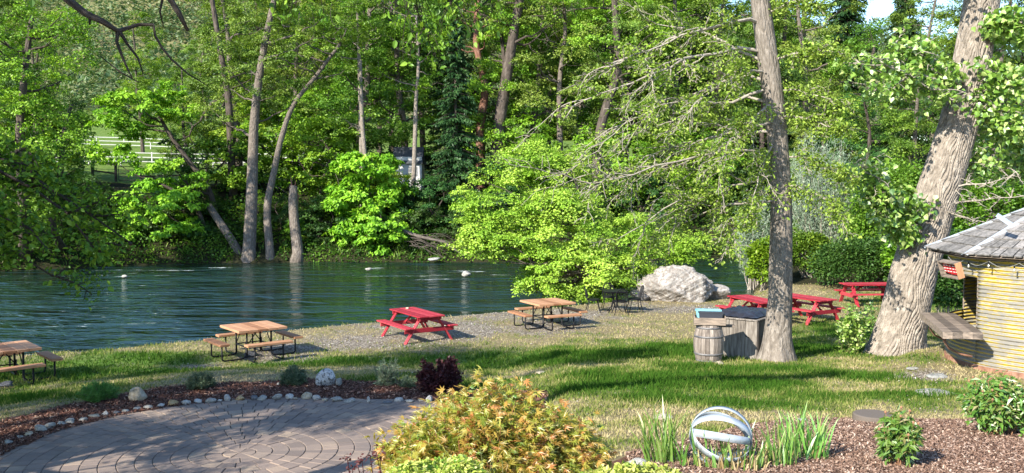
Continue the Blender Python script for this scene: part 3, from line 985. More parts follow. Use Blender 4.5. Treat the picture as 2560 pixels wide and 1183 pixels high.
# ------------------------------------------------------------ timber & metal materials
def timber(name, c0, c1, c2, stretch=(1.2, 9, 9), sc=3, rough=.75, bs=.4):
    def cf(nt):
        f = noise(nt, sc, coords(nt, 'Object', stretch), 6, .65)
        f = math_n(nt, 'ADD', math_n(nt, 'MULTIPLY', f, .8), math_n(nt, 'MULTIPLY', attr(nt, 'tint'), .2))
        return ramp(nt, f, [(.35, c0), (.5, c1), (.68, c2)])
    return surf(name, cf, rough, lambda nt: noise(nt, sc * 2.5, coords(nt, 'Object', stretch), 6, .7), bs, .006, spec=.25)
M['red_paint'] = timber('red_paint', (.16, .012, .018), (.34, .02, .035), (.47, .075, .085), (2.0, 14, 14), 5, rough=.6)
M['cedar'] = timber('cedar', (.22, .10, .05), (.38, .19, .10), (.48, .28, .165))
M['grey_wood'] = timber('grey_wood', (.065, .055, .047), (.155, .133, .113), (.28, .25, .22), (9, 9, 1.0), 3)
M['grey_plank'] = timber('grey_plank', (.08, .065, .055), (.20, .16, .13), (.36, .28, .22), (1.2, 7, 7), 3)
M['shingle'] = timber('shingle', (.09, .086, .082), (.19, .18, .172), (.32, .295, .28), (6, 6, 6), 3)
M['black_metal'] = surf('black_metal', lambda nt: (.008, .008, .010), .5, spec=.25)
M['galv'] = noisy('galvanised', [(.3, (.30, .34, .38)), (.6, (.42, .47, .52)), (.8, (.52, .57, .62))], 9, rough=.5, metal=.25, bs=.15)
M['rust'] = noisy('rusty_steel', [(.3, (.10, .05, .03)), (.5, (.22, .11, .07)), (.7, (.34, .20, .14))], 8)
M['black_cover'] = noisy('black_cover', [(.3, (.012, .012, .016)), (.7, (.03, .03, .038))], 6, rough=.35, spec=.5)

# ------------------------------------------------------------ picnic tables
def a_frame_table():
    """long axis = x; 1.95 long"""
    t = thing('picnic_table', '', 'table')
    L = 1.95
    mb = MB()
    for i in range(5):
        mb.box((0, (i - 2) * .158, .735), (L + random.uniform(-.012, .012), .148, .038), tint=random.random(), ch=.005)
    mb.build('tabletop', M['red_paint'], t)
    for s in (-1, 1):
        b = MB()
        for k in (0, 1): b.box((0, s * (.60 + k * .135), .44), (L + random.uniform(-.01, .01), .128, .038), tint=random.random(), ch=.005)
        b.build('bench', M['red_paint'], t)
    for e in (-1, 1):
        x = e * (L / 2 - .22)
        for s in (-1, 1):
            b = MB(); b.beam((x, s * .72, 0), (x, s * .24, .715), .038, .125, (1, 0, 0), random.random())
            o = b.build('leg', M['red_paint'], t)
        b = MB(); b.box((x + e * .04, 0, .355), (.038, 1.50, .125), tint=random.random(), ch=.006); b.build('bench_support', M['red_paint'], t)
        b = MB(); b.box((x + e * .04, 0, .665), (.038, .74, .10), tint=random.random(), ch=.006); b.build('top_cleat', M['red_paint'], t)
        b = MB(); b.beam((x + e * .0, 0, .36), (e * .22, 0, .70), .06, .038, (0, 1, 0), random.random()); b.build('brace', M['red_paint'], t)
    return t

def pipe_table():
    t = thing('square_picnic_table', '', 'table')
    S = 1.26
    mb = MB()
    for i in range(5):
        mb.box(((i - 2) * S / 5, 0, .735), (S / 5 - .007, S, .06), tint=random.random(), ch=.006)
    for y in (-.4, .4): mb.box((0, y, .69), (S * .9, .06, .028), tint=.2)
    mb.build('tabletop', M['cedar'], t)
    for k in range(4):
        Mr = Matrix.Rotation(k * math.pi / 2, 3, 'Z')
        f = lambda x, y, z: Mr @ Vector((x, y, z))
        b = MB(); b.box(f(0, -.95, .44), (1.16, .245, .055), Mr, random.random(), .006); b.build('bench', M['cedar'], t)
        for s in (-1, 1):
            # one bent pipe: down from the bench, along the ground, up to the top
            b = MB(); r = .021
            x = s * .36
            b.tube([f(x, -.95, .415), f(x, -.95, .10), f(x, -.935, .05), f(x, -.89, .025), f(x * .95, -.45, .025), f(x * .9, -.36, .05), f(x * .88, -.33, .10), f(x * .88, -.33, .40)], r, 8)
            b.build('leg', M['black_metal'], t, True)
        b = MB(); b.tube([f(-.31, -.33, .10), f(-.31, -.33, .70)], .024, 8); b.build('post', M['black_metal'], t, True)
    b = MB()
    for k in range(4):
        Mr = Matrix.Rotation(k * math.pi / 2, 3, 'Z'); f = lambda x, y, z: Mr @ Vector((x, y, z))
        b.tube([f(-.31, -.33, .30), f(.31, -.33, .30)], .016, 6)
        b.tube([f(-.31, -.33, .32), f(-.02, -.30, .70)], .012, 6)
        b.box(f(0, -.95, .405), (.80, .05, .012), Mr)
    b.build('brace', M['black_metal'], t)
    return t

red0 = a_frame_table()
def place(o, x, y, rz, label, group, first=[True]):
    return dup(o, (x, y, gz(x, y) - .005), rz, label, group)
GR = 'red picnic tables'; GW = 'square cedar picnic tables'
def settle(o, x, y, rz, label, group, tilt=(0, 0)):
    o.location = (x, y, gz(x, y) - .005); o.rotation_euler = (tilt[0], tilt[1], rz); o['label'] = label; o['group'] = group
settle(red0, -2.69, 25.75, R(-58), 'red picnic table on gravel between the two cedar tables, stone on top', GR)
place(red0, 7.55, 28.5, R(-72), 'red picnic table half hidden behind the weathered wood bin', GR)
place(red0, 9.25, 28.95, R(-60), 'red picnic table right of the bare-branched tree trunk', GR)
place(red0, 12.75, 32.6, R(4), 'farthest red picnic table, partly behind the leaning cottonwood trunk', GR)
ced0 = pipe_table()
settle(ced0, -6.5, 22.95, R(38), 'square cedar picnic table with a dark rock under it beside the river', GW)
place(ced0, 1.08, 27.8, R(27), 'square cedar picnic table on gravel near the black metal table', GW)
place(ced0, -11.15, 19.95, R(42), 'square cedar picnic table cut off by the left side of the photo', GW)
o = put_rock('stone', 'flat grey stone lying on the top of the red picnic table', 'rock', 1007, 771, 9, 5, 'tan', 401, d=26.0, sink=0)
o.location = (-3.02, 26.35, gz(-2.69, 25.75) + .765)
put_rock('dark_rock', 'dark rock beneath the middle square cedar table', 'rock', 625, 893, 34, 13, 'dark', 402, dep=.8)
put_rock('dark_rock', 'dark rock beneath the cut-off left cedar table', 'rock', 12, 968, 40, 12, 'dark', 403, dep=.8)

# ------------------------------------------------------------ bistro set
def bistro():
    x0, y0 = 3.44, 30.6
    z0 = gz(x0, y0)
    t = thing('bistro_table', 'black metal bistro table with four chairs by the bank shrub', 'table', (x0, y0, z0))
    b = MB(); b.box((0, 0, .715), (.80, .80, .022), ch=.004); b.box((0, 0, .69), (.74, .74, .025)); b.build('tabletop', M['black_metal'], t)
    for k in range(4):
        a = R(45 + 90 * k); b = MB()
        b.tube([(.10 * math.cos(a), .10 * math.sin(a), .69), (.09 * math.cos(a), .09 * math.sin(a), .35), (.16 * math.cos(a), .16 * math.sin(a), .15), (.33 * math.cos(a), .33 * math.sin(a), .01)], .016, 6)
        b.build('leg', M['black_metal'], t)
    def chair():
        c = thing('bistro_chair', '', 'chair')
        b = MB(); b.lathe([(0, .445), (.20, .46), (.225, .445), (.22, .41), (0, .405)], (0, 0, 0), 20); b.build('seat', M['black_metal'], c)
        for sx in (-1, 1):
            for sy in (-1, 1):
                b = MB(); b.tube([(sx * .15, sy * .15, .43), (sx * .17, sy * .17, .25), (sx * .24, sy * .24, .0)], .014, 6); b.build('leg', M['black_metal'], c)
        b = MB()
        arch = [(math.cos(math.pi * i / 10) * .20, .19 + .10 * (.4 + .6 * math.sin(math.pi * i / 10)), .45 + .42 * math.sin(math.pi * i / 10) ** .5) for i in range(11)]
        b.tube(arch, .016, 6)
        for i in range(1, 10, 1):
            if i in (0, 10): continue
            b.tube([(arch[i][0] * .7, .17, .45), ((arch[i][0] * .85), .21, .65), arch[i]], .009, 4)
        b.build('backrest', M['black_metal'], c)
        return c
    c0 = chair()
    lab = ['black metal chair on the left side of the bistro table', 'black metal chair behind the bistro table on the river side', 'black metal chair in front of the bistro table', 'black metal chair on the right side of the bistro table by the boulder']
    for i, (dx, dy, rz) in enumerate([(-.72, .02, 90), (-.12, .72, 0), (.12, -.55, 185), (.68, .12, -82)]):
        x, y = x0 + dx, y0 + dy
        if i == 0:
            c0.location = (x, y, gz(x, y)); c0.rotation_euler = (0, 0, R(rz)); c0['label'] = lab[0]; c0['group'] = 'bistro chairs'
        else: dup(c0, (x, y, gz(x, y)), R(rz), lab[i], 'bistro chairs')
bistro()

# ------------------------------------------------------------ barrel, planter tray, trash bin enclosure
def barrel():
    p = G(1771, 903); p.z -= .02
    t = thing('wine_barrel', 'weathered oak wine barrel standing on the grass beside the plank bin', 'barrel', p)
    prof = lambda z: .315 - .075 * ((z - .40) / .40) ** 2 - (.0)
    st = MB(); N = 22
    for i in range(N):
        a0 = 2 * math.pi * i / N + .012; a1 = 2 * math.pi * (i + 1) / N - .012
        V = []; Z = np.linspace(0, .80, 9)
        for z in Z:
            for a in (a0, a1):
                V.append((prof(z) * math.cos(a), prof(z) * math.sin(a), z))
        for z in Z:
            for a in (a0, a1):
                V.append(((prof(z) - .03) * math.cos(a), (prof(z) - .03) * math.sin(a), z))
        n = len(Z); Fc = []
        for j in range(n - 1):
            Fc.append((2 * j, 2 * j + 1, 2 * j + 3, 2 * j + 2))
            Fc.append((2 * j, 2 * j + 2, 2 * n + 2 * j + 2, 2 * n + 2 * j)); Fc.append((2 * j + 1, 2 * n + 2 * j + 1, 2 * n + 2 * j + 3, 2 * j + 3))
        st.add(V, Fc, random.random())
    st.lathe([(0, .76), (prof(.76) - .02, .76)], (0, 0, 0), 22)
    st.lathe([(0, .03), (prof(.03) - .02, .03)], (0, 0, 0), 22)
    mt = noisy('barrel_oak', [(.3, (.10, .08, .068)), (.5, (.22, .185, .16)), (.7, (.38, .33, .29))], 5, (7, 7, .8), use_tint=.35)
    st.build('staves', mt, t)
    hm = noisy('hoop_steel', [(.3, (.10, .10, .11)), (.7, (.22, .21, .21))], 8, rough=.6, metal=.4)
    for z in (.05, .20, .56, .74):
        h = MB(); h.lathe([(prof(z) + .001, z - .02), (prof(z) + .006, z - .019), (prof(z) + .006, z + .019), (prof(z) + .001, z + .02)], (0, 0, 0), 32); h.build('hoop', hm, t, True)
    # tray planter resting on the barrel
    q = thing('wooden_tray', 'grey open wooden tray box sitting on top of the barrel', 'tray', (p.x + .01, p.y, p.z + .80), R(-9))
    b = MB()
    b.box((0, 0, .012), (.60, .42, .022), tint=.4)
    b.box((0, -.22, .085), (.64, .022, .15), tint=.7, ch=.003); b.box((0, .22, .085), (.64, .022, .15), tint=.3, ch=.003)
    b.box((-.31, 0, .10), (.022, .418, .20), tint=.5, ch=.003); b.box((.31, 0, .10), (.022, .418, .20), tint=.6, ch=.003)
    b.box((.12, .05, -.035), (.80, .10, .05), tint=.2, ch=.004)
    b.build('box', M['grey_plank'], q)
    def bin_(name, label, col, x, y, w, d, h, z):
        mt = surf(name + '_plastic', lambda nt: col, .45, spec=.4)
        o = MB()
        cx = Vector((q.location.x, q.location.y, 0)) + Matrix.Rotation(R(-9), 3, 'Z') @ Vector((x, y, 0))
        Z = q.location.z + z
        r = lambda s: [(-w / 2 * s, -d / 2 * s), (w / 2 * s, -d / 2 * s), (w / 2 * s, d / 2 * s), (-w / 2 * s, d / 2 * s)]
        V = [(a, b_, 0) for a, b_ in r(.9)] + [(a, b_, h) for a, b_ in r(1)] + [(a, b_, h) for a, b_ in r(1.07)] + [(a, b_, h - .02) for a, b_ in r(1.07)] + [(a, b_, h - .02) for a, b_ in r(1)] + [(a * .95, b_ * .95, h) for a, b_ in r(1)] + [(a, b_, .01) for a, b_ in r(.85)]
        Fc = [(0, 3, 2, 1)]
        for (a, b2) in ((0, 16), (16, 12), (12, 8), (8, 20), (20, 24)):
            for j in range(4): Fc.append((a + j, a + (j + 1) % 4, b2 + (j + 1) % 4, b2 + j))
        Fc.append((24, 25, 26, 27))
        o.add(V, Fc)
        ob = o.build(name, mt); ob.location = (cx.x, cx.y, Z); ob.rotation_euler = (0, 0, R(-9)); tag(ob, label, 'dish tub')
    bin_('dish_tub', 'light blue plastic tub behind the dark one in the barrel tray', (.20, .48, .60), -.02, .09, .50, .20, .27, .024)
    bin_('dish_tub', 'dark charcoal plastic tub in front in the barrel tray', (.035, .038, .05), .02, -.10, .48, .17, .25, .024)
barrel()

def bin_box():
    A = G(1890, 899); z0 = A.z - .03
    rz = R(-38)
    t = thing('plank_enclosure', 'weathered grey plank bin with a black cover behind the bare tree', 'bin enclosure', (A.x, A.y, z0), 0)
    dL = Vector((-.79, .61, 0)); dR = Vector((.61, .79, 0))
    LL, LR, H = 1.28, 1.55, .86
    def wall(o, d, L, nm, door=False):
        n = d.cross(Vector((0, 0, 1)));
        b = MB(); k = max(3, int(L / .165)); x = 0
        ws = [random.uniform(.8, 1.25) for _ in range(k)]; s = sum(ws)
        for w in ws:
            w = w / s * L
            Mx = Matrix((d, Vector((0, 0, 1)).cross(d), Vector((0, 0, 1)))).transposed()
            b.box(o + d * (x + w / 2) + Vector((0, 0, H / 2 + random.uniform(-.004, .0))), (w - .008, .022, H), Mx, random.random(), .003)
            x += w
        return b.build(nm, M['grey_wood'], t)
    O = Vector((0, 0, 0))
    wall(O + dL * .03, dL, LL, 'side_panel'); wall(O + dR * .05, dR, LR, 'door_panel')
    wall(O + dL * LL, dR, LR, 'side_panel'); wall(O + dR * LR, dL, LL, 'side_panel')
    for p in (O, dL * LL, dR * LR, dL * LL + dR * LR):
        b = MB(); b.box(p + Vector((0, 0, H / 2)), (.07, .07, H + .01), Matrix.Rotation(R(38), 3, 'Z'), .7, .004); b.build('corner_post', M['grey_wood'], t)
    b = MB()
    b.beam(O + Vector((0, 0, H + .018)) - dL * .04, dL * (LL + .05) + Vector((0, 0, H + .018)), .085, .03, tint=.8)
    b.beam(dL * (LL) + dR * .05 + Vector((0, 0, H + .016)), dL * LL + dR * LR + Vector((0, 0, H + .016)), .085, .03, tint=.6)
    b.beam(O + dR * .05 + Vector((0, 0, H + .016)), dR * LR + Vector((0, 0, H + .016)), .085, .03, tint=.6)
    b.build('top_rail', M['grey_wood'], t)
    b = MB(); b.tube([dL * .25 - dR * .03 + Vector((0, 0, .55)), dL * .22 - dR * .07 + Vector((0, 0, .53)), dL * .14 - dR * .05 + Vector((0, 0, .50))], .008, 5)
    b.tube([dR * .2 - dL * .03 + Vector((0, 0, .50)), dR * .34 - dL * .03 + Vector((0, 0, .50))], .008, 5); b.build('latch', M['black_metal'], t)
    # crumpled cover
    n = 40
    V = []; 
    for i in range(n):
        for j in range(n):
            u, v = i / (n - 1), j / (n - 1)
            p = dL * (LL * (.06 + .80 * u)) + dR * (LR * (.08 + .86 * v))
            e = min(u, 1 - u, v, 1 - v)
            z = H + .025 + .06 * min(1, e * 8) + .05 * float(vnoise(p.x * 3 + p.y * 2.0, p.y * 1.2, .45, 5)) * min(1, e * 7) + .03 * float(vnoise(p.x, p.y, .06, 9))
            V.append((p.x, p.y, z))
    b = MB(); b.add(V, [(i * n + j, (i + 1) * n + j, (i + 1) * n + j + 1, i * n + j + 1) for i in range(n - 1) for j in range(n - 1)])
    b.box(dL * (LL / 2) + dR * (LR / 2) + Vector((0, 0, H - .02)), (LR * .9, LL * .9, .05), Matrix.Rotation(R(52), 3, 'Z'))
    c = b.build('cover', M['black_cover'], t, True)
bin_box()

# ------------------------------------------------------------ round corrugated hut
def hut():
    cx, cyy = 9.66, 16.1
    z0 = 1.16
    Rw, Hw = 1.80, 2.02
    t = thing('round_hut', 'round hut of yellow and grey corrugated steel with a shingled roof', 'hut', (cx, cyy, z0))
    # facing angle: direction towards the camera
    fa = math.atan2(-cyy, -cx)
    th = lambda phi: fa - R(phi)        # phi degrees from the camera-facing line towards the left of the photo
    def cf(nt):
        v = coords(nt, 'Object')
        sep = nt.nodes.new('ShaderNodeSeparateXYZ'); nt.links.new(v, sep.inputs[0])
        # yellow paint survives in streaks on the lower half of each rib
        ph = math_n(nt, 'MULTIPLY', math_n(nt, 'ADD', sep.outputs[2], .017), 2 * math.pi / .0675)
        sn = math_n(nt, 'MULTIPLY', math_n(nt, 'SINE', ph), .5)
        n = noise(nt, 2.2, coords(nt, 'Object', (1, 1, 3.2)), 5, .7)
        n2 = noise(nt, 14, coords(nt, 'Object', (1, 1, 2)), 5, .7)
        f = math_n(nt, 'ADD', math_n(nt, 'ADD', math_n(nt, 'MULTIPLY', sn, .26), math_n(nt, 'MULTIPLY', n, .8)), math_n(nt, 'MULTIPLY', n2, .35))
        yel = ramp(nt, f, [(.50, (.20, .19, .17)), (.60, (.31, .29, .23)), (.66, (.48, .36, .06)), (.85, (.52, .36, .02))])
        rust = ramp(nt, noise(nt, 9, v, 6, .7), [(.60, (0, 0, 0)), (.70, (1, 1, 1))])
        return mixc(nt, math_n(nt, 'MULTIPLY', rust, .55), yel, (.22, .19, .16))
    mt = surf('corrugated_paint', cf, .6, lambda nt: noise(nt, 30, coords(nt, 'Object'), 5, .6), .25, .006, spec=.35)
    def wall(a0, a1, za, zb, b):
        na = max(2, int(abs(a1 - a0) / R(3))); nz = int((zb - za) / .0075)
        V = []
        for i in range(nz + 1):
            z = za + (zb - za) * i / nz
            for j in range(na + 1):
                a = a0 + (a1 - a0) * j / na
                dent = .012 * float(vnoise(a * 3, z * 2, .6, 12))
                r = Rw + .015 * math.sin(2 * math.pi * z / .0675) + dent
                V.append((r * math.cos(a), r * math.sin(a), z))
        m = na + 1
        b.add(V, [(i * m + j, i * m + j + 1, (i + 1) * m + j + 1, (i + 1) * m + j) for i in range(nz) for j in range(na)])
    b = MB()
    wlo, whi = .78, 1.60
    pa, pb = 42.5, 117
    wall(th(pa), th(pb) , 0.10, wlo, b); wall(th(pa), th(pb), whi, Hw, b)
    wall(th(pa), th(pb) - 2 * math.pi + 2 * 0 if False else th(pb - 360), 0.10, Hw, b)
    o = b.build('wall', mt, t)
    sm = o.modifiers.new('sheet', 'SOLIDIFY'); sm.thickness = .006; sm.offset = 0
    for p in o.data.polygons: p.use_smooth = True
    b = MB(); b.lathe([(Rw + .03, -.30), (Rw + .035, .105), (Rw - .02, .11)], (0, 0, 0), 64); b.build('base_ring', M['rust'], t, True)
    b = MB(); b.lathe([(0, .03), (Rw - .03, .03)], (0, 0, 0), 40); b.build('floor', M['grey_plank'], t)
    # roof: octagonal, shingle courses and metal hip caps
    Re, ze, za = 2.20, Hw - .02, Hw + .98
    off = th(90 - 5.4)      # first corner
    corner = lambda i: off + i * math.pi / 4
    sh = MB(); courses = 8
    rnd = random.Random(12)
    for f in range(8):
        a, c = corner(f), corner(f + 1)
        A = Vector((math.cos(a) * Re, math.sin(a) * Re, ze)); C_ = Vector((math.cos(c) * Re, math.sin(c) * Re, ze)); T = Vector((0, 0, za))
        nrm = (C_ - A).cross(T - A).normalized()
        for k in range(courses):
            t0, t1 = k / courses, min(1, (k + 1.25) / courses)
            tt = (k + 1) / courses
            L0, L1 = A.lerp(T, t0), C_.lerp(T, t0)
            U0, U1 = A.lerp(T, t1), C_.lerp(T, t1)
            wtot = (L1 - L0).length; n = max(1, int(wtot / .17))
            cuts = [0] + sorted([(i + rnd.uniform(-.25, .25)) / n for i in range(1, n)]) + [1]
            for i in range(n):
                s0, s1 = cuts[i] + .006, cuts[i + 1] - .006
                dz = rnd.uniform(-.012, .012) * .6
                lo = [L0.lerp(L1, s0), L0.lerp(L1, s1)]; up = [U0.lerp(U1, s0), U0.lerp(U1, s1)]
                down = (A - T).normalized() * rnd.uniform(0, .02)
                h0 = .036 + rnd.uniform(0, .008)
                V = [lo[0] + nrm * h0 + down, lo[1] + nrm * h0 + down, up[1] + nrm * .012, up[0] + nrm * .012, lo[0] + nrm * (h0 - .02) + down, lo[1] + nrm * (h0 - .02) + down, up[1] - nrm * .002, up[0] - nrm * .002]
                sh.add(V, [(0, 1, 2, 3), (4, 7, 6, 5), (0, 4, 5, 1), (1, 5, 6, 2), (3, 2, 6, 7), (0, 3, 7, 4)], rnd.random())
    rf = sh.build('roof', M['shingle'], t)
    dk = MB()
    V = [(0, 0, za - .02)] + [(math.cos(corner(i)) * Re * .99, math.sin(corner(i)) * Re * .99, ze - .02) for i in range(8)]
    dk.add(V, [(0, 1 + i, 1 + (i + 1) % 8) for i in range(8)])
    V = [(math.cos(corner(i)) * r, math.sin(corner(i)) * r, ze - .05) for r in (Re * .985, Rw * .9) for i in range(8)]
    dk.add(V, [(i, (i + 1) % 8, 8 + (i + 1) % 8, 8 + i) for i in range(8)])
    dk.build('roof_deck', M['grey_plank'], t)
    hm = noisy('hip_metal', [(.3, (.50, .56, .62)), (.7, (.70, .76, .82))], 5, rough=.4, metal=.5, bs=.1)
    for i in range(8):
        a = corner(i); d = Vector((math.cos(a), math.sin(a), 0)); sd = Vector((-math.sin(a), math.cos(a), 0))
        P0 = d * (Re + .01) + Vector((0, 0, ze + .04)); P1 = Vector((0, 0, za + .05))
        dn = Vector((0, 0, -.032))
        V = [P0 + sd * -.07 + dn, P0, P0 + sd * .07 + dn, P1 + sd * -.07 + dn, P1, P1 + sd * .07 + dn]
        V = V + [v + Vector((0, 0, -.006)) for v in V]
        b = MB(); b.add(V, [(0, 1, 4, 3), (1, 2, 5, 4), (6, 9, 10, 7), (7, 10, 11, 8), (0, 6, 7, 1), (1, 7, 8, 2), (0, 3, 9, 6), (2, 8, 11, 5)])
        b.build('hip_cap', hm, rf)
    # bent flashing tongue on the hip facing left of the camera
    P = W(2530, 563, 15.0) - Vector((cx, cyy, z0)); Q = W(2492, 537, 15.1) - Vector((cx, cyy, z0))
    b = MB(); b.beam(P, Q, .14, .006, (0, -.6, 1)); b.build('flashing', hm, rf)
    # serving shelf, supported on rusty curved braces
    wp = lambda px, py, d: W(px, py, d) - Vector((cx, cyy, z0))
    zt = wlo + .0
    c1 = wp(2458, 843, 14.78); c1.z = zt; c2 = wp(2357, 840, 14.95); c2.z = zt; c3 = wp(2300, 784, 17.2); c3.z = zt; c4 = c3 + (c1 - c2) * 1.0; c4.z = zt
    b = MB()
    NB = 4
    for k in range(NB):
        a, c = k / NB, (k + 1) / NB
        g = .004 if k < NB - 1 else 0
        q = [c2.lerp(c1, a), c2.lerp(c1, c - g), c3.lerp(c4, c - g), c3.lerp(c4, a)]
        e = .006 * random.uniform(-1, 1)
        V = [v + Vector((0, 0, e)) for v in q] + [v + Vector((0, 0, e - .11)) for v in q]
        b.add(V, [(0, 1, 2, 3), (4, 7, 6, 5), (0, 4, 5, 1), (1, 5, 6, 2), (2, 6, 7, 3), (3, 7, 4, 0)], random.random())
    b.build('serving_shelf', M['grey_plank'], t)
    for k in (.2, .8):
        p = c2.lerp(c3, k); w_ = c1.lerp(c4, k)
        out = (c2 - c1).normalized()
        s = p - out * .12 + Vector((0, 0, -.11))
        b = MB(); b.tube([s, s + Vector((0, 0, -.12)) + out * .02, s + Vector((0, 0, -.24)) - out * .06, s + Vector((0, 0, -.33)) - out * .25, s + Vector((0, 0, -.36)) - out * .42], .018, 7)
        b.build('shelf_brace', M['rust'], t, True)
    # window trim edge
    b = MB()
    for pa_ in (pa, pb):
        a = th(pa_); b.tube([(Rw * math.cos(a), Rw * math.sin(a), wlo), (Rw * math.cos(a), Rw * math.sin(a), whi)], .014, 6)
    b.build('window_trim', M['grey_plank'], t)
    # hanging menu box under the eave
    zt = 0
    q = thing('menu_box', 'small open wooden box with red and white cards under the hut eave', 'box', (cx, cyy, z0))
    a = wp(2356, 652, 15.5); c = wp(2400, 656, 15.0)
    dx = (c - a); dx.z = 0; Lx = dx.length; dx.normalize(); dn = Vector((dx.y, -dx.x, 0))
    if dn.y > 0: dn = -dn
    Hh = .26
    up = (Vector((0, 0, 1)) * .93 + dn * .30).normalized(); nn = dx.cross(up); nn = nn if nn.y < 0 else -nn
    Mx = Matrix((dx, -nn, up)).transposed()
    cen = (a + c) / 2 + Vector((0, 0, -.13))
    b = MB(); b.box(cen - nn * .05, (Lx, .012, Hh), Mx); b.build('back_panel', surf('dark_board', lambda nt: (.02, .015, .015), .6), q)
    b = MB()
    wm = noisy('orange_wood', [(.3, (.30, .14, .07)), (.7, (.52, .28, .15))], 6, (8, 8, 1))
    b.box(cen + dx * Lx / 2, (.02, .11, Hh + .01), Mx, ch=.002); b.build('side_board', wm, q); b = MB(); b.box(cen - dx * Lx / 2, (.02, .11, Hh + .01), Mx, ch=.002)
    b.box(cen + up * Hh / 2, (Lx - .022, .11, .02), Mx); b.box(cen - up * Hh / 2, (Lx - .022, .11, .02), Mx)
    b.build('frame', M['grey_plank'], q)
    rd = surf('card_red', lambda nt: (.40, .012, .018), .4, spec=.5); wh = surf('card_white', lambda nt: (.75, .72, .70), .5)
    for i in range(5):
        x = (-.40 + .2 * i) * (Lx * .82)
        b = MB(); b.box(cen + dx * x + up * random.uniform(-.02, .02) - nn * .01, (Lx * .15, .02, Hh * .62), Mx @ Matrix.Rotation(random.uniform(-.12, .12), 3, 'Y'), ch=.003); b.build('card', rd, q)
        b = MB()
        for k in range(3): b.box(cen + dx * (x + random.uniform(-.01, .01)) + up * (.06 - .05 * k) + nn * .002, (Lx * .10, .003, .014), Mx)
        b.build('card_stripe', wh, q)
    # string of bulbs under the eave
    s = thing('string_lights', 'string of clear bulbs on a grey wire below the hut eave', 'string lights', (cx, cyy, z0))
    pts = []
    b = MB()
    phs = [58, 44, 31, 17, 3, -12]
    for i in range(len(phs) - 1):
        for k in range(7):
            u = k / 7; ph = phs[i] + (phs[i + 1] - phs[i]) * u; aa = th(ph)
            pts.append(Vector(((Re - .18) * math.cos(aa), (Re - .18) * math.sin(aa), ze - .08 - .09 * math.sin(math.pi * u))))
    b.tube(pts, .004, 5); b.build('wire', surf('wire_grey', lambda nt: (.25, .25, .24), .6), s)
    gl = surf('bulb_glass', lambda nt: (.40, .39, .34), .12, spec=.6)
    for i in range(2, len(pts), 6):
        p = pts[i]
        b = MB(); b.lathe([(.011, 0), (.013, -.04), (.009, -.05)], p, 8); b.build('socket', M['black_metal'], s)
        b = MB(); b.lathe([(.008, -.05), (.014, -.065), (.017, -.085), (.012, -.10), (.001, -.107)], p, 10); b.build('bulb', gl, s, True)
hut()

# ------------------------------------------------------------ hoop sphere
def sphere():
    p = G(1806, 1170); 
    s = p.y / F_PX; Rr = 79 * s
    c = Vector((p.x, p.y + Rr * .3, p.z + Rr * .93))
    t = thing('hoop_sphere', 'garden sphere of galvanised steel hoops on the bark bed', 'sculpture', c)
    def hoop(ax, r, w=.062, tilt=None):
        ax = Vector(ax).normalized(); u = ax.orthogonal().normalized(); v = ax.cross(u)
        b = MB(); N = 72; V = []
        for i in range(N):
            a = 2 * math.pi * i / N
            d = u * math.cos(a) + v * math.sin(a)
            for (rr, ww) in ((r, -w / 2), (r, w / 2), (r - .004, w / 2), (r - .004, -w / 2)): V.append(d * rr + ax * ww)
        Fc = []
        for i in range(N):
            j = (i + 1) % N
            for k in range(4): Fc.append((4 * i + k, 4 * j + k, 4 * j + (k + 1) % 4, 4 * i + (k + 1) % 4))
        b.add(V, Fc); b.build('hoop', M['galv'], t, True)
    # hoops share an axle running left-back to right-front
    axle = Vector((.93, -.25, -.26)).normalized()
    u = axle.orthogonal().normalized(); 
    for k, (el, rs) in enumerate([(84, 1.0), (52, .985), (-32, .97), (12, .955)]):
        dr = Vector((0, -math.cos(R(el)), math.sin(R(el))))
        hoop(axle.cross(dr) + axle * (.0, .10, -.08, .16)[k], Rr * rs)
sphere()

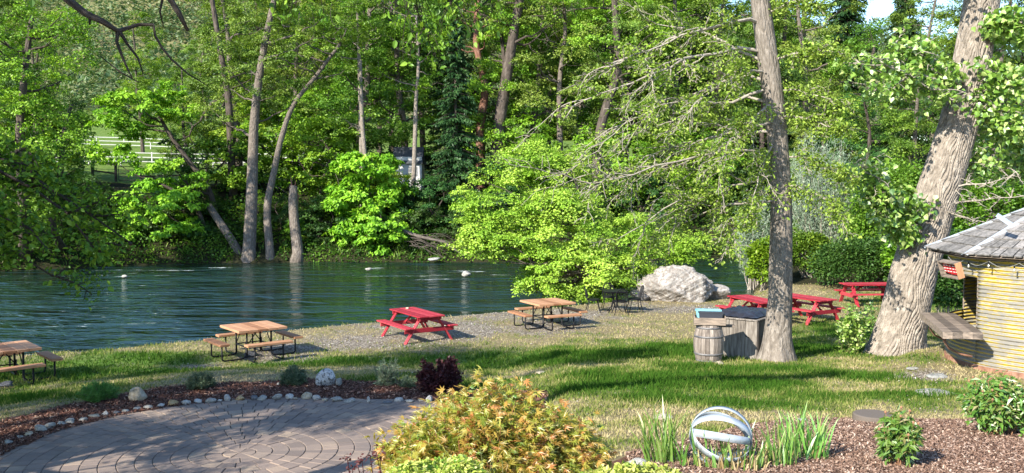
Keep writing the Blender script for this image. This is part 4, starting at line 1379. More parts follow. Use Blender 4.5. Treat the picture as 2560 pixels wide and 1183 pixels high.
# fence, gate and small buildings beyond the river
def far_things():
    dark = noisy('dark_wood', [(.3, (.025, .022, .02)), (.7, (.06, .055, .05))], 8)
    white = surf('white_paint', lambda nt: (.50, .50, .49), .6)
    def fence(name, label, mat, pts, h, rails, post, gap, rt=.03, rh=.12):
        o = pts[0].copy()
        t = thing(name, label, 'fence', o)
        L = sum((pts[i + 1] - pts[i]).length for i in range(len(pts) - 1))
        n = int(L / gap)
        P = []
        for i in range(n + 1):
            s = L * i / n; k = 0
            while k < len(pts) - 2 and s > (pts[k + 1] - pts[k]).length: s -= (pts[k + 1] - pts[k]).length; k += 1
            q = pts[k].lerp(pts[k + 1], s / (pts[k + 1] - pts[k]).length); P.append(Vector((q.x, q.y, gz(q.x, q.y))))
        for i, q in enumerate(P):
            b = MB(); b.box(q - o + Vector((0, 0, h / 2 - .15)), (post, post, h + .3), ch=.01); b.build('post', mat, t)
        for r in rails:
            b = MB()
            for i in range(n): b.beam(P[i] - o + Vector((0, -post / 2, r)), P[i + 1] - o + Vector((0, -post / 2, r)), rt, rh)
            b.build('rail', mat, t)
    fence('wooden_fence', 'short dark wooden fence on the bright bank left of the gate', dark, [W(232, 452, 68), W(290, 452, 68)], 1.35, [1.25, .6], .16, 1.7)
    fence('wooden_fence', 'dark wooden fence right of the black field gate', dark, [W(352, 450, 68.2), W(520, 450, 70)], 1.2, [1.1, .6], .12, 2.4)
    fence('rail_fence', 'long white rail fence across the field beyond the river', white, [W(140, 420, 84), W(330, 420, 86), W(640, 420, 88), W(1030, 425, 86)], 1.3, [1.2, .8, .4], .10, 2.6, rh=.09)
    fence('rail_fence', 'farther white rail fence along the back of the field', white, [W(-40, 400, 112), W(330, 400, 116), W(700, 400, 118)], 1.4, [1.3, .85, .4], .10, 3.0, rh=.10)
    a = on(W(297, 455, 68).x, 68)
    t = thing('field_gate', 'black metal field gate standing on the far bank', 'gate', a)
    Lg = 1.75
    b = MB(); b.tube([(0, 0, .15), (0, 0, 1.15), (Lg, 0, 1.15), (Lg, 0, .15), (0, 0, .15)], .03, 6); b.build('frame', dark, t)
    for z in (.40, .65, .9):
        b = MB(); b.tube([(0, 0, z), (Lg, 0, z)], .022, 6); b.build('bar', dark, t)
    # white shed with a dark roof
    s = on(W(1022, 440, 66).x, 66); s.z = W(1022, 452, 66).z
    t = thing('white_shed', 'small white building with dark roof glimpsed between the trees', 'building', s); t.scale = (.62, .62, .74)
    b = MB(); b.box((0, 1.5, .7), (3.0, 3, 3.2)); b.build('wall', white, t)
    rf = surf('slate_roof', lambda nt: (.06, .065, .075), .7)
    b = MB(); b.add([(-1.9, -.3, 1.7), (1.6, -.3, 1.7), (1.6, 1.5, 3.3), (-1.9, 1.5, 3.3), (-1.9, 3.3, 1.7), (1.6, 3.3, 1.7), (-1.9, -.3, 1.62), (1.6, -.3, 1.62), (1.6, 3.3, 1.62), (-1.9, 3.3, 1.62)],
                [(0, 1, 2, 3), (3, 2, 5, 4), (0, 3, 4, 9, 6), (1, 7, 8, 5, 2), (0, 6, 7, 1), (6, 9, 8, 7)]); b.build('roof', rf, t)
    for x in (.15, .75):
        b = MB(); b.box((x, -.03, .9), (.42, .05, .9)); fr = b.build('window', rf, t)
        b = MB()
        for k in range(7): b.box((x, -.07, .55 + k * .12), (.36, .02, .05))
        b.build('shutter', white, fr)
    # pale house wall far right behind the branches
    s = on(W(1635, 440, 75).x, 75); s.z = W(1635, 470, 75).z
    t = thing('tan_shed', 'pale tan wall and roof glimpsed behind the drooping branches', 'building', s)
    b = MB(); b.box((0, 1, .6), (2.2, 2, 2.0)); b.build('wall', noisy('tan_wall', [(.3, (.38, .26, .18)), (.7, (.50, .36, .26))], 3), t)
    b = MB(); b.add([(-1.3, -.2, 1.62), (1.3, -.2, 1.62), (1.3, 1, 2.3), (-1.3, 1, 2.3), (1.3, 2.2, 1.62), (-1.3, 2.2, 1.62)], [(0, 1, 2, 3), (3, 2, 4, 5), (0, 3, 5), (1, 4, 2)]); b.build('roof', rf, t)
far_things()
# ------------------------------------------------------------ trees
def proto(name, **kw):
    tm, cm = make_tree(**kw)
    return tm, cm
def bend(h, sx, sy=0, n=4, seed=0):
    r = random.Random(seed)
    return [(0, 0, -.4)] + [(sx * (i / n) ** 1.3 + r.uniform(-.12, .12) * i, sy * (i / n) + r.uniform(-.12, .12) * i, h * i / n) for i in range(1, n + 1)]

PROTO = {}
def add_proto(key, bm, tm_cm, lab, cat='tree', nm='tree'):
    tm, cm = tm_cm
    PROTO[key] = (tm.mesh('trunk', M[bm], True), cm, nm)
add_proto('tallA', 'bark_grey', make_tree(11, bend(15, 1.0, seed=1), .30, [(0, 0, 12, 3.2, 3.2, 6, 44), (1, 0, 6, 3.6, 3.4, 3, 22)], 1.05, 440, .14, leafmat='leaf_mid', limbs=16, bare=30), '')
add_proto('tallB', 'bark_dark', make_tree(12, bend(16, -1.2, seed=2), .26, [(0, 0, 13, 2.8, 2.8, 6, 40), (-.6, 0, 7, 3.2, 3.0, 3.5, 24)], 1.0, 440, .135, leafmat='leaf_bright', limbs=16, bare=20), '')
add_proto('tallC', 'bark_grey', make_tree(13, bend(17, .6, seed=3), .24, [(0, 0, 11, 3.4, 3.2, 8, 56)], 1.0, 380, .13, leafmat='leaf_olive', limbs=18, bare=90), '')
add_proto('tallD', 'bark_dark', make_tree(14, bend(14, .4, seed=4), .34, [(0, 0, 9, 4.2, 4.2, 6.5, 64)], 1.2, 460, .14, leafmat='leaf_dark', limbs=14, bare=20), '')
add_proto('bushA', 'bark_dark', make_tree(15, bend(3.2, .4, seed=5), .09, [(0, 0, 2.2, 2.3, 2.2, 2.0, 46)], .7, 170, .14, leafmat='leaf_bright', limbs=12), '')
add_proto('bushB', 'bark_dark', make_tree(16, bend(2.4, -.3, seed=6), .08, [(0, 0, 1.5, 2.4, 2.2, 1.5, 46)], .65, 170, .12, leafmat='leaf_dark', limbs=12), '')
add_proto('bushC', 'bark_grey', make_tree(17, bend(3.8, .3, seed=7), .08, [(0, 0, 2.5, 2.0, 2.0, 2.3, 46)], .65, 160, .12, leafmat='leaf_yellow', limbs=14, bare=40), '')
def conifer(seed, H, Rb, n=26):
    rnd = random.Random(seed); lr = np.random.default_rng(seed)
    mb = MB(); mb.tube([(0, 0, -.3), (0, 0, H)], [H * .017, .03], 8)
    P = []; D = []
    z = H * .12
    while z < H * .985:
        f = 1 - z / H; L = Rb * (f ** .75) * rnd.uniform(.75, 1.15) + .15
        for k in range(rnd.randint(4, 6)):
            a = rnd.uniform(0, 6.283); l = L * rnd.uniform(.7, 1.1)
            q = Vector((math.cos(a) * l, math.sin(a) * l, z - l * rnd.uniform(.15, .4)))
            pts = curve((0, 0, z), q, .06, 4, .03, rnd); mb.tube(pts, taper(len(pts), .03, .008), 4, cap=False)
            m = int(60 * l / 1.5) + 10
            t = lr.random(m) ** .7; base = np.array([0, 0, z]) + (np.array(tuple(q)) - np.array([0, 0, z])) * t[:, None]
            sd = np.array([-math.sin(a), math.cos(a), 0])
            w = (lr.random(m) - .5) * .9 * l * .55 * (1.1 - t * .7)
            P.append(base + sd * w[:, None] + np.stack([0 * t, 0 * t, -.18 * lr.random(m) - .15 * np.abs(w)], 1))
            D.append(np.tile(np.array([math.cos(a), math.sin(a), -.5]), (m, 1)))
        z += rnd.uniform(.22, .38) * (.6 + f)
    P = np.concatenate(P); D = np.concatenate(D)
    n = len(P)
    return mb, leaf_mesh('crown', [leaves(P, .34 * (.6 + .7 * lr.random(n)), T_NEEDLE, np.clip(lr.normal(.5, .25, n), 0, 1), D * 1.6, .3, .4, lr)], M['leaf_conifer'])
add_proto('conifer', 'bark_dark', conifer(31, 17, 3.2), '')

def stand(key, px, d, label, group, h=1.0, rz=None, cat='tree', nm='tree', dz=0):
    tm, cm, _ = PROTO[key]
    w = W(px, 500, d)
    x, y = w.x, d
    t = thing(nm, label, cat, (x, y, gz(x, y) - .1 + dz), random.uniform(0, 6.28) if rz is None else rz, group)
    t.scale = (h * random.uniform(.9, 1.1),) * 2 + (h,)
    link(bpy.data.objects.new('trunk', tm), t); link(bpy.data.objects.new('crown', cm), t)
    return t

# ---- background rows on the far bank. (proto, photo x, distance, scale, label)
GB = 'trees across the river'
FARS = [
 ('tallB', -150, 62, .8, 'leafy tree outside the left edge of the far bank'),
 ('tallA', -20, 64, .78, 'mid green tree at the extreme left of the far bank'),
 ('tallC', 90, 70, .72, 'pale feathery tree standing behind the leftmost bank trees'),
 ('tallD', 100, 62, .62, 'dark low tree left of the black field gate'),
 ('tallA', 20, 84, .9, 'hazy green tree behind the left end of the field'),
 ('bushC', 430, 96, 1.3, 'small yellowish tree in the field beyond the gate'),
 ('tallC', 520, 78, .62, 'thin twiggy tree in front of the hill right of the gap'),
 ('tallD', 560, 92, .66, 'dark round tree at the back of the field under the hill'),
 ('tallA', 470, 70, .52, 'short green tree in the field gap over the gate'),
 ('tallB', 640, 76, 1.05, 'tall bright tree directly behind the twin grey trunks'),
 ('tallC', 740, 72, 1.0, 'sparse pale tree behind the slender curved trunk'),
 ('tallB', 830, 82, 1.15, 'tall bright tree behind the broken snag'),
 ('bushC', 800, 70, 1.5, 'yellow-green thicket in the sun behind the snag'),
 ('tallA', 900, 68, 1.0, 'green tree with pale upright trunk behind the bright maple'),
 ('tallC', 980, 78, 1.1, 'tall thin tree over the roof of the white shed'),
 ('conifer', 1140, 64, .74, 'dark conifer left of the big leaning trunks'),
 ('conifer', 1125, 70, .80, 'second dark conifer just behind the first one'),
 ('tallB', 1060, 88, 1.15, 'bright crowned tree rising behind the dark conifers'),
 ('tallD', 1200, 76, 1.1, 'dark dense tree between the conifer and the leaning trunks'),
 ('tallA', 1330, 72, 1.0, 'green tree right of the leaning brown trunk'),
 ('tallC', 1400, 66, .95, 'pale sparse tree above the yellow-green bank alder'),
 ('tallB', 1490, 74, 1.1, 'big yellow-green tree behind the bank alder top'),
 ('tallB', 1590, 68, 1.0, 'bright tree left of the bare drooping branches'),
 ('tallD', 1560, 84, 1.2, 'dark tall tree in the back row behind the metal table'),
 ('tallA', 1680, 70, 1.05, 'green tree behind the bare drooping branches'),
 ('conifer', 1740, 82, 1.25, 'tall dark conifer left of the near grey trunk'),
 ('tallC', 1780, 72, 1.1, 'olive twiggy tree seen left of the near grey trunk'),
 ('tallA', 1860, 80, 1.2, 'tall green tree right behind the near grey trunk'),
 ('tallD', 1900, 70, .8, 'dark low tree behind the near grey trunk'),
 ('tallC', 2010, 72, 1.15, 'olive tree with grey dead twigs right of the near trunk'),
 ('conifer', 2110, 84, 1.15, 'tall dark conifer right of the near grey trunk'),
 ('tallA', 2160, 68, .9, 'green tree filling the space left of the cottonwood'),
 ('tallA', 700, 98, 1.2, 'pale tree in the distance between the twin trunks'),
 ('tallB', 950, 104, 1.3, 'far bright tree behind the shed'),
 ('tallC', 1270, 92, 1.25, 'far sparse tree behind the leaning trunks'),
 ('tallA', 1450, 100, 1.4, 'far tall tree in the back row over the alder'),
 ('tallB', 1700, 96, 1.4, 'far bright tree in the back row behind the conifer'),
 ('tallA', 2000, 98, 1.4, 'far tall tree in the back row right of the trunk'),
 ('tallB', 360, 108, .85, 'small bright tree at the foot of the hill in the gap'),
 ('tallA', 600, 71, .95, 'leafy tree close behind the straight grey trunk'),
 ('tallD', 770, 88, 1.2, 'dark tall tree in the back row between twin trunks and shed'),
 ('tallB', 890, 73, .98, 'bright leafy tree left of the forked pale trunk'),
 ('tallA', 1010, 69, 1.0, 'leafy tree left of the dark conifer'),
 ('tallB', 1260, 68, .95, 'bright tree framing the leaning brown trunk'),
 ('tallA', 1370, 82, 1.2, 'tall green tree filling the sky right of the leaning trunk'),
 ('tallB', 1640, 78, 1.15, 'tall bright tree filling behind the bare branches'),
 ('tallC', 1560, 66, .9, 'light twiggy tree between the alder and the bare branches'),
 ('tallB', 1940, 76, 1.0, 'bright tree just right of the near grey trunk'),
]
for (k, px, d, s, lab) in FARS:
    stand(k, px, d, lab, GB, s * 1.08, nm='conifer' if k == 'conifer' else 'broadleaf_tree')
GS = 'trees on the right bank'
RIGHT = [
 ('conifer', 2250, 58, .95, 'tall blue-green conifer with sky beside it left of the cottonwood'),
 ('conifer', 2390, 62, .98, 'dark conifer directly behind the leaning cottonwood'),
 ('tallD', 2170, 50, .58, 'dark rounded tree above the bramble hedge'),
 ('tallA', 2290, 46, .62, 'bushy green tree behind the farthest red table'),
 ('tallA', 2480, 44, .8, 'green tree behind the hut roof'),
 ('tallD', 2600, 48, .9, 'dark tree behind the hut at the right edge'),
 ('tallC', 2060, 58, .75, 'olive tree with twiggy crown behind the silver willow'),
 ('tallB', 2560, 56, 1.0, 'bright tree far right beyond the cottonwood leaves'),
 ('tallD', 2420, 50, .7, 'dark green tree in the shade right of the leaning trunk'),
 ('tallC', 2330, 52, .8, 'olive green tree in the gap left of the leaning trunk'),
 ('tallA', 2760, 40, .9, 'leafy tree outside the right edge behind the hut'),
]
for (k, px, d, s, lab) in RIGHT:
    stand(k, px, d, lab, GS, s, nm='conifer' if k == 'conifer' else 'broadleaf_tree')

# ---- waterline shrubs
GW2 = 'shrubs along the far waterline'
SH = [('bushB', 130, 57.0, .6), ('bushB', 240, 58.8, .62), ('bushA', 330, 59.8, .45), ('bushB', 410, 60.4, .6), ('bushB', 490, 60.3, .5), ('bushB', 565, 60.8, .36), ('bushC', 652, 60.9, .24), ('bushB', 795, 60.8, .45), ('bushB', 870, 60.9, .42), ('bushB', 1005, 61, .5), ('bushB', 1150, 61.3, .66), ('bushB', 1262, 61.8, .66), ('bushB', -60, 54.5, 1.0), ('bushA', 60, 57, 1.1), ('bushB', 190, 60, 1.0), ('bushB', 470, 62.5, 1.0), ('bushC', 640, 62.5, .5), ('bushB', 700, 62, .85), ('bushA', 590, 66, 1.2), ('bushA', 800, 66, 1.4), ('bushB', 830, 62, .9),
      ('bushA', 740, 60.6, .42), ('bushB', 1010, 62, 1.0), ('bushB', 1090, 62.5, 1.2), ('bushA', 720, 68, 1.7), ('bushC', 650, 69, 1.5), ('bushB', 1210, 63.5, 1.3), ('bushA', 1300, 66, 1.5), ('bushB', 1400, 64, 1.3), ('bushA', 1520, 66, 1.6), ('bushB', 1610, 64.5, 1.3), ('bushA', 1720, 68, 1.5),
      ('bushA', 1780, 68, 1.3), ('bushB', 1870, 68, 1.4), ('bushC', 1680, 66, 1.4), ('bushB', 1950, 70, 1.5), ('bushA', 960, 64, .9), ('bushC', 1150, 70, 1.6), ('bushA', 120, 64, 1.5), ('bushC', 30, 70, 1.7), ('bushB', 540, 67, 1.3), ('bushB', 880, 70, 1.6)]
SEEN = set()
def shrub_label(k, px, d, s):
    col = {'bushA': 'bright green', 'bushB': 'dark green', 'bushC': 'yellow-green'}[k]
    marks = [(-60, 'outside the left edge'), (60, 'under the left overhanging branch'), (130, 'right of the left overhanging branch'), (190, 'left of the field gate'), (245, 'beneath the white field fence'), (300, 'below the field gate'), (430, 'under the bright arching boughs'), (480, 'under the low maple bough'), (520, 'left of the leaning log'), (565, 'at the foot of the leaning log'),
             (600, 'behind the leaning log'), (660, 'between the two grey trunks'), (735, 'around the broken snag'), (830, 'left of the bright maple'), (872, 'below the left lobe of the bright maple'), (930, 'behind the bright maple'), (1020, 'right of the bright maple'), (1100, 'below the dark conifer'), (1200, 'right of the dark conifer'),
             (1300, 'behind the left side of the bank alder'), (1400, 'behind the middle of the bank alder'), (1520, 'behind the right side of the bank alder'), (1620, 'above the huge boulder'), (1710, 'beside the huge boulder'), (1780, 'above the open water past the boulder'), (1870, 'left of the near grey trunk'), (1950, 'behind the near grey trunk')]
    w = min(marks, key=lambda m: abs(m[0] - px))[1]
    lab = '%s%s shrub %s %s' % ('low ' if s < .7 else ('tall ' if s > 1.45 else ''), col, 'touching the water' if s < .7 and d < 62 else ('at the waterline' if d < 65 else 'high on the bank'), w)
    if lab in SEEN: print('DUP', lab)
    SEEN.add(lab)
    return lab
for (k, px, d, s) in SH:
    if k == 'bushA' and px == 1780: d = 69
    stand(k, px, d, shrub_label(k, px, d, s), GW2, s, cat='shrub', nm='shrub')

# ---- far bank trees one can pick out
custom_tree('riverbank_tree', 'tall tree with straight grey trunk at the far waterline', 'tree', W(620, 652, 58.9), [(622, 640, 58.95), (628, 520, 59.6), (632, 400, 60.4), (636, 300, 60.5), (650, 180, 60.5), (672, 60, 60.5), (700, -60, 60.5)],
            [(620, 130, 60.5, 260, 260, 40), (700, 20, 60.5, 260, 200, 36), (560, 260, 61, 170, 130, 14), (720, 250, 61, 120, 90, 8)], group=GB, seed=51, r0=.48, r1=.16, clump=.8, per=170, leaf=.13, leafmat='leaf_olive', limbs=14, bare=60, flare=.5)
custom_tree('riverbank_tree', 'slender curved grey trunk leaning right beside the straight one', 'tree', W(677, 652, 59.0), [(674, 620, 59.1), (668, 520, 59.7), (685, 430, 60.3), (705, 340, 60.4), (735, 260, 60.4), (790, 190, 60.5), (850, 110, 60.5)],
            [(800, 130, 60.5, 230, 200, 30), (860, 40, 60.5, 200, 160, 24), (740, 230, 61, 120, 90, 8)], group=GB, seed=52, r0=.30, r1=.10, clump=.75, per=170, leaf=.13, leafmat='leaf_mid', limbs=12, bare=50, flare=.4)
def snag():
    base = W(742, 655, 59.0)
    t = thing('broken_snag', 'dead broken trunk with splintered reddish top at the waterline', 'tree stump', base)
    mb = MB(); mb.tube([Vector((0, 0, -.3))] + [W(*p) - base for p in [(745, 632, 59.2), (736, 560, 59.8), (732, 500, 60), (734, 466, 60.2)]], [.62, .36, .33, .30, .26], 12); mb.build('trunk', M['bark_grey'], t, True)
    mb = MB()
    for a, b, r in [((730, 475, 60.2), (727, 440, 60.2), .10), ((737, 475, 60.2), (739, 452, 60.2), .08), ((742, 480, 60.2), (750, 495, 60.1), .05), ((745, 485, 60.1), (745, 520, 60.0), .06)]:
        mb.tube([W(*a) - base, W(*b) - base], [r, .01], 5)
    mb.build('splinters', M['bark_red'], t)
snag()
def log():
    base = W(598, 640, 60); t = thing('leaning_log', 'bare log leaning against the bank left of the grey trunk', 'log', base)
    mb = MB(); mb.tube([W(*p) - base for p in [(603, 645, 59.2), (580, 602, 59.6), (552, 560, 60.2), (522, 515, 61.0)]], [.30, .27, .25, .22], 10); mb.build('trunk', M['bark_grey'], t, True)
log()
custom_tree('bigleaf_maple', 'bright green maple hanging low over the water by the snag', 'tree', W(925, 640, 62.5), [(925, 600, 62.5), (920, 500, 62.3), (915, 420, 62), (905, 300, 62), (900, 150, 62)],
            [(930, 430, 61, 190, 110, 24), (900, 500, 60.6, 170, 90, 20), (950, 560, 60.3, 170, 120, 24), (860, 440, 61, 110, 100, 10), (880, 570, 60.4, 90, 90, 10), (945, 610, 60, 60, 60, 6), (1000, 480, 61, 90, 80, 9)], group=GB, seed=53, r0=.2, r1=.12, clump=.8, per=170, leaf=.24, leafmat='leaf_fresh', barkmat='bark_pale', limbs=12, flat=.65, droop=.7, hang=.05, tint_mu=.72, tmpl=T_OVAL)
custom_tree('bigleaf_maple', 'bright arching maple right of the field gate', 'tree', W(540, 600, 63), [(545, 560, 63), (520, 470, 62.6), (470, 400, 62.3), (420, 330, 62), (390, 270, 62)],
            [(350, 270, 61, 260, 110, 26), (255, 368, 61, 120, 50, 6), (330, 395, 61, 60, 40, 2), (430, 250, 61, 120, 90, 12), (300, 310, 61, 120, 70, 8), (440, 440, 60.5, 150, 120, 14)], group=GB, seed=54, r0=.24, r1=.1, clump=.8, per=150, leaf=.22, leafmat='leaf_fresh', barkmat='bark_dark', limbs=12, flat=.6, droop=.6, tint_mu=.7, tmpl=T_OVAL)
custom_tree('bigleaf_maple', 'low bright maple bough hanging over dark water below the gate', 'tree', W(505, 630, 61.5), [(515, 590, 61), (490, 520, 60.6), (440, 480, 60.2), (400, 460, 60)],
            [(380, 510, 59.6, 220, 120, 24), (300, 560, 59.2, 110, 90, 11), (450, 530, 59.8, 130, 110, 12), (400, 570, 59.4, 150, 60, 8), (370, 450, 60, 110, 60, 6)], group=GB, seed=55, r0=.2, r1=.08, clump=.75, per=150, leaf=.22, leafmat='leaf_fresh', barkmat='bark_dark', limbs=12, flat=.6, droop=.7, tint_mu=.75, tmpl=T_OVAL)
for i, (pts, r0, lab, ells, lm) in enumerate([
    ([(1235, 420, 66), (1245, 340, 66), (1262, 220, 66), (1280, 110, 66), (1302, -20, 66), (1320, -120, 66)], .50, 'dark brown leaning trunk rising to the sky gap', [(1350, 60, 66, 220, 180, 16), (1220, 20, 67, 200, 120, 12)], 'leaf_mid'),
    ([(1205, 420, 68), (1200, 330, 68), (1212, 220, 68), (1190, 100, 68), (1200, -60, 68)], .36, 'reddish trunk left of the dark leaning one', [(1180, 60, 68, 180, 140, 12)], 'leaf_bright'),
    ([(1490, 450, 64), (1495, 370, 64), (1515, 270, 64), (1542, 180, 64), (1540, 60, 64), (1530, -60, 64)], .38, 'dark trunk behind the tips of the bare branches', [(1540, 80, 64, 300, 200, 26), (1450, 30, 65, 200, 140, 14)], 'leaf_yellow'),
    ([(905, 450, 63), (903, 350, 63), (900, 230, 63), (896, 90, 63), (890, -60, 63)], .17, 'slim pale upright trunk behind the bright maple', [(890, 120, 63, 200, 240, 24), (900, 300, 63.5, 150, 90, 8)], 'leaf_mid'),
    ([(1030, 430, 64), (1038, 330, 64), (1040, 250, 64), (1046, 160, 64), (1040, 40, 64)], .17, 'forked pale trunk beside the dark conifer', [(1020, 120, 64, 200, 220, 24), (960, 20, 64, 180, 140, 12)], 'leaf_bright'),
    ([(580, 330, 66), (572, 260, 66), (560, 180, 66), (540, 60, 66), (520, -60, 66)], .30, 'dark upright trunk left of the straight grey one', [(500, 330, 66, 200, 140, 12), (590, 150, 66, 140, 200, 12)], 'leaf_dark'),
    ([(1790, 630, 70), (1795, 560, 70), (1800, 470, 70), (1790, 330, 70), (1800, 150, 70)], .35, 'twin dark trunks on the far bank left of the near trunk', [(1780, 420, 70, 220, 200, 22), (1800, 250, 70, 240, 200, 20)], 'leaf_mid')]):
    b = W(pts[0][0], pts[0][1], pts[0][2]); b.z = gz(b.x, b.y)
    custom_tree('woodland_tree', lab, 'tree', b, pts[1:], ells, group=GB, seed=60 + i, r0=r0, r1=r0 * .5, clump=.8, per=130, leaf=.16, leafmat=lm, barkmat=['bark_dark', 'bark_red', 'bark_dark', 'bark_pale', 'bark_pale', 'bark_dark', 'bark_dark'][i], limbs=10, bare=30)
# left bank mass
custom_tree('bank_tree', 'big leafy tree filling the upper left corner across the water', 'tree', on(-29.2, 55.0), [(60, 500, 51), (50, 350, 50), (60, 200, 50), (80, 40, 50)],
            [(60, 150, 50, 320, 280, 70), (30, 330, 49, 260, 200, 40), (170, 70, 50, 150, 120, 14), (150, 330, 50, 130, 160, 16)], seed=71, r0=.4, clump=.9, per=140, leaf=.15, leafmat='leaf_yellow', barkmat='bark_dark', limbs=18, bare=40, group=GB, tint_mu=.35)
custom_tree('bank_tree', 'dark drooping willow at the left end of the far bank', 'tree', on(-27.6, 56.6), [(130, 560, 52.5), (150, 440, 52), (160, 330, 52), (180, 260, 52)],
            [(140, 400, 52, 170, 150, 26), (60, 480, 51, 260, 150, 30), (170, 480, 52, 140, 120, 14)], seed=72, r0=.25, clump=.8, per=130, leaf=.14, leafmat='leaf_mid', barkmat='bark_dark', limbs=16, bare=50, group=GB)
# dead brush at the waterline
def brush():
    base = W(1080, 645, 58.8); t = thing('dead_brush', 'tangle of grey dead branches on the far waterline', 'driftwood', base)
    mb = MB(); r = random.Random(5)
    mb.tube([W(*p) - base for p in [(985, 575, 59.5), (1010, 578, 59.3), (1050, 592, 59), (1110, 605, 58.6), (1160, 640, 58)]], [.13, .12, .10, .07, .03], 7)
    for i in range(34):
        a = W(r.uniform(1010, 1100), r.uniform(585, 620), 59) - base; b = a + Vector((r.uniform(.6, 2.4), r.uniform(-.6, .3), r.uniform(-1.0, .1)))
        pts = curve(a, b, .06, 5, .09, r); mb.tube(pts, taper(len(pts), .022, .006), 4, cap=False)
    mb.build('branches', M['bark_grey'], t)
brush()

# ---- undergrowth on the far bank (ground cover)
def undergrowth():
    lr = np.random.default_rng(91)
    n = 520000
    x = lr.uniform(-45, 38, n); y = lr.uniform(44, 78, n)
    s2 = -side(FAR, x, y)
    foot = (np.abs(x + 17.0) < .75) | (np.abs(x + 15.55) < .5) | (np.abs(x + 13.85) < .5)
    k = (s2 > .1) & (s2 < 7) & ~(foot & (s2 < 1.4)) & (lr.random(n) < .35 + .65 * (fbm(x, y, 2.2, 61) > .45))
    x, y, s2 = x[k], y[k], s2[k]
    z = ground_z(x, y)
    hh = lr.random(len(x)) ** 1.3 * (.2 + 2.2 * np.clip(fbm(x, y, 2.0, 66) - .3, 0, 1))
    P = np.stack([x, y, z + hh], 1)
    hh *= .25 + .75 * sst(.0, 1.6, s2); P = np.stack([x, y, z + hh], 1); tint = np.clip(fbm(x, y, 2.0, 67) * 1.5 - .55 + lr.normal(size=len(x)) * .12, 0, 1)
    me = leaf_mesh('undergrowth', [leaves(P, .17 * (.5 + lr.random(len(x))), T_RHOMB, tint, None, .1, .45, lr)], M['leaf_mid'])
    tag(link(bpy.data.objects.new('undergrowth', me)), 'dense low green undergrowth covering the far river bank', 'undergrowth', kind='stuff')
    # grasses right at the waterline, far side
    n = 9000
    x = lr.uniform(-34, 24, n); y = lr.uniform(48, 70, n); s2 = -side(FAR, x, y); k = (s2 > .2) & (s2 < 1.6); x, y = x[k], y[k]
    z = ground_z(x, y); z = np.maximum(z, -.82)
    P = np.stack([x, y, z], 1)
    od = np.tile(np.array([0, 0, 2.6]), (len(x), 1))
    me = leaf_mesh('bank_grass', [leaves(P, .2 + .4 * lr.random(len(x)), (T_RHOMB[0] * np.array([1, .22, 1]), T_RHOMB[1]), lr.random(len(x)), od, 0, .2, lr)], M['leaf_olive'])
    tag(link(bpy.data.objects.new('bank_grass', me)), 'long grass fringing the far waterline', 'grass', kind='stuff')
undergrowth()

# ---- hillside forest (one mass)
def hill_forest():
    lr = np.random.default_rng(95)
    n = 9500
    x = lr.uniform(-330, 330, n); y = lr.uniform(165, 430, n)
    keep = (np.abs(x + 75) < 110) | (lr.random(n) < .35)
    x, y = x[keep], y[keep]
    z = hill_z(x, y)
    parts = []
    m = 64
    cid = np.repeat(np.arange(len(x)), m)
    R_ = (2.6 + 2.6 * lr.random(len(x)))
    o = lr.normal(size=(len(cid), 3)); o /= np.linalg.norm(o, axis=1)[:, None]; o *= (.7 + .3 * lr.random(len(cid)))[:, None]
    P = np.stack([x, y, z + R_ * 1.1], 1)[cid] + o * R_[cid][:, None] * np.array([1, 1, 1.25])
    t = (lr.random(len(x)))[cid] * .8 + .2 * lr.random(len(cid))
    me = leaf_mesh('hill_forest', [leaves(P, 1.15 * (.6 + .8 * lr.random(len(cid))), T_RHOMB, np.clip(t, 0, 1), o, .2, .4, lr)], leaf_mat('leaf_hill', (.04, .075, .03), (.09, .135, .05), (.20, .20, .10)))
    tag(link(bpy.data.objects.new('forest', me)), 'distant mixed woodland covering the sunlit hill', 'forest', kind='stuff')
hill_forest()

# ---- near-side vegetation
custom_tree('bank_alder', 'spreading multi-stemmed yellow-green alder on the near bank', 'tree', G(1455, 752), [(1462, 700, 34.3), (1465, 600, 34.5), (1450, 500, 34.5), (1430, 420, 34.5)],
            [(1290, 500, 34.5, 300, 180, 56), (1250, 590, 34, 220, 90, 26), (1400, 560, 34, 260, 190, 40), (1330, 400, 35, 200, 90, 18), (1540, 600, 34.5, 220, 200, 30), (1640, 640, 35, 200, 110, 22), (1450, 660, 33.8, 260, 110, 22), (1180, 560, 34, 120, 60, 8), (1700, 600, 35, 120, 80, 8), (1420, 390, 35, 100, 80, 8), (1390, 690, 34.2, 200, 90, 22), (1470, 710, 34.9, 190, 90, 20), (1560, 685, 35.4, 160, 90, 14), (1380, 640, 34, 200, 90, 18)],
            seed=81, r0=.11, clump=.64, per=340, leaf=.095, leafmat='leaf_alder', barkmat='bark_grey', limbs=42, bare=160, flat=.6, squash=.4, droop=.2, tint_mu=.62)
def stems(name, label, base, n, h, spread, mat, r=.02, seed=1):
    t = thing(name, label, 'shrub', base); mb = MB(); rr = random.Random(seed)
    P = []
    for i in range(n):
        a = rr.uniform(0, 6.28); s = rr.uniform(.3, 1) * spread
        q = Vector((math.cos(a) * s, math.sin(a) * s, h * rr.uniform(.6, 1)))
        pts = curve((math.cos(a) * .15, math.sin(a) * .15, -.05), q, rr.uniform(-.1, .12), 7, .06, rr)
        mb.tube(pts, taper(len(pts), r * rr.uniform(.6, 1.2), .004), 5, cap=False); P += pts[2:]
        for _ in range(4):
            p = pts[rr.randrange(3, len(pts))]; qq = p + Vector((rr.uniform(-.5, .5), rr.uniform(-.5, .5), rr.uniform(-.1, .5))) * h * .3
            mb.tube(curve(p, qq, 0, 3, .1, rr), [r * .3, r * .25, r * .2, .003], 3, cap=False); P.append(qq)
    mb.build('stems', M[mat], t, True)
    return t, P
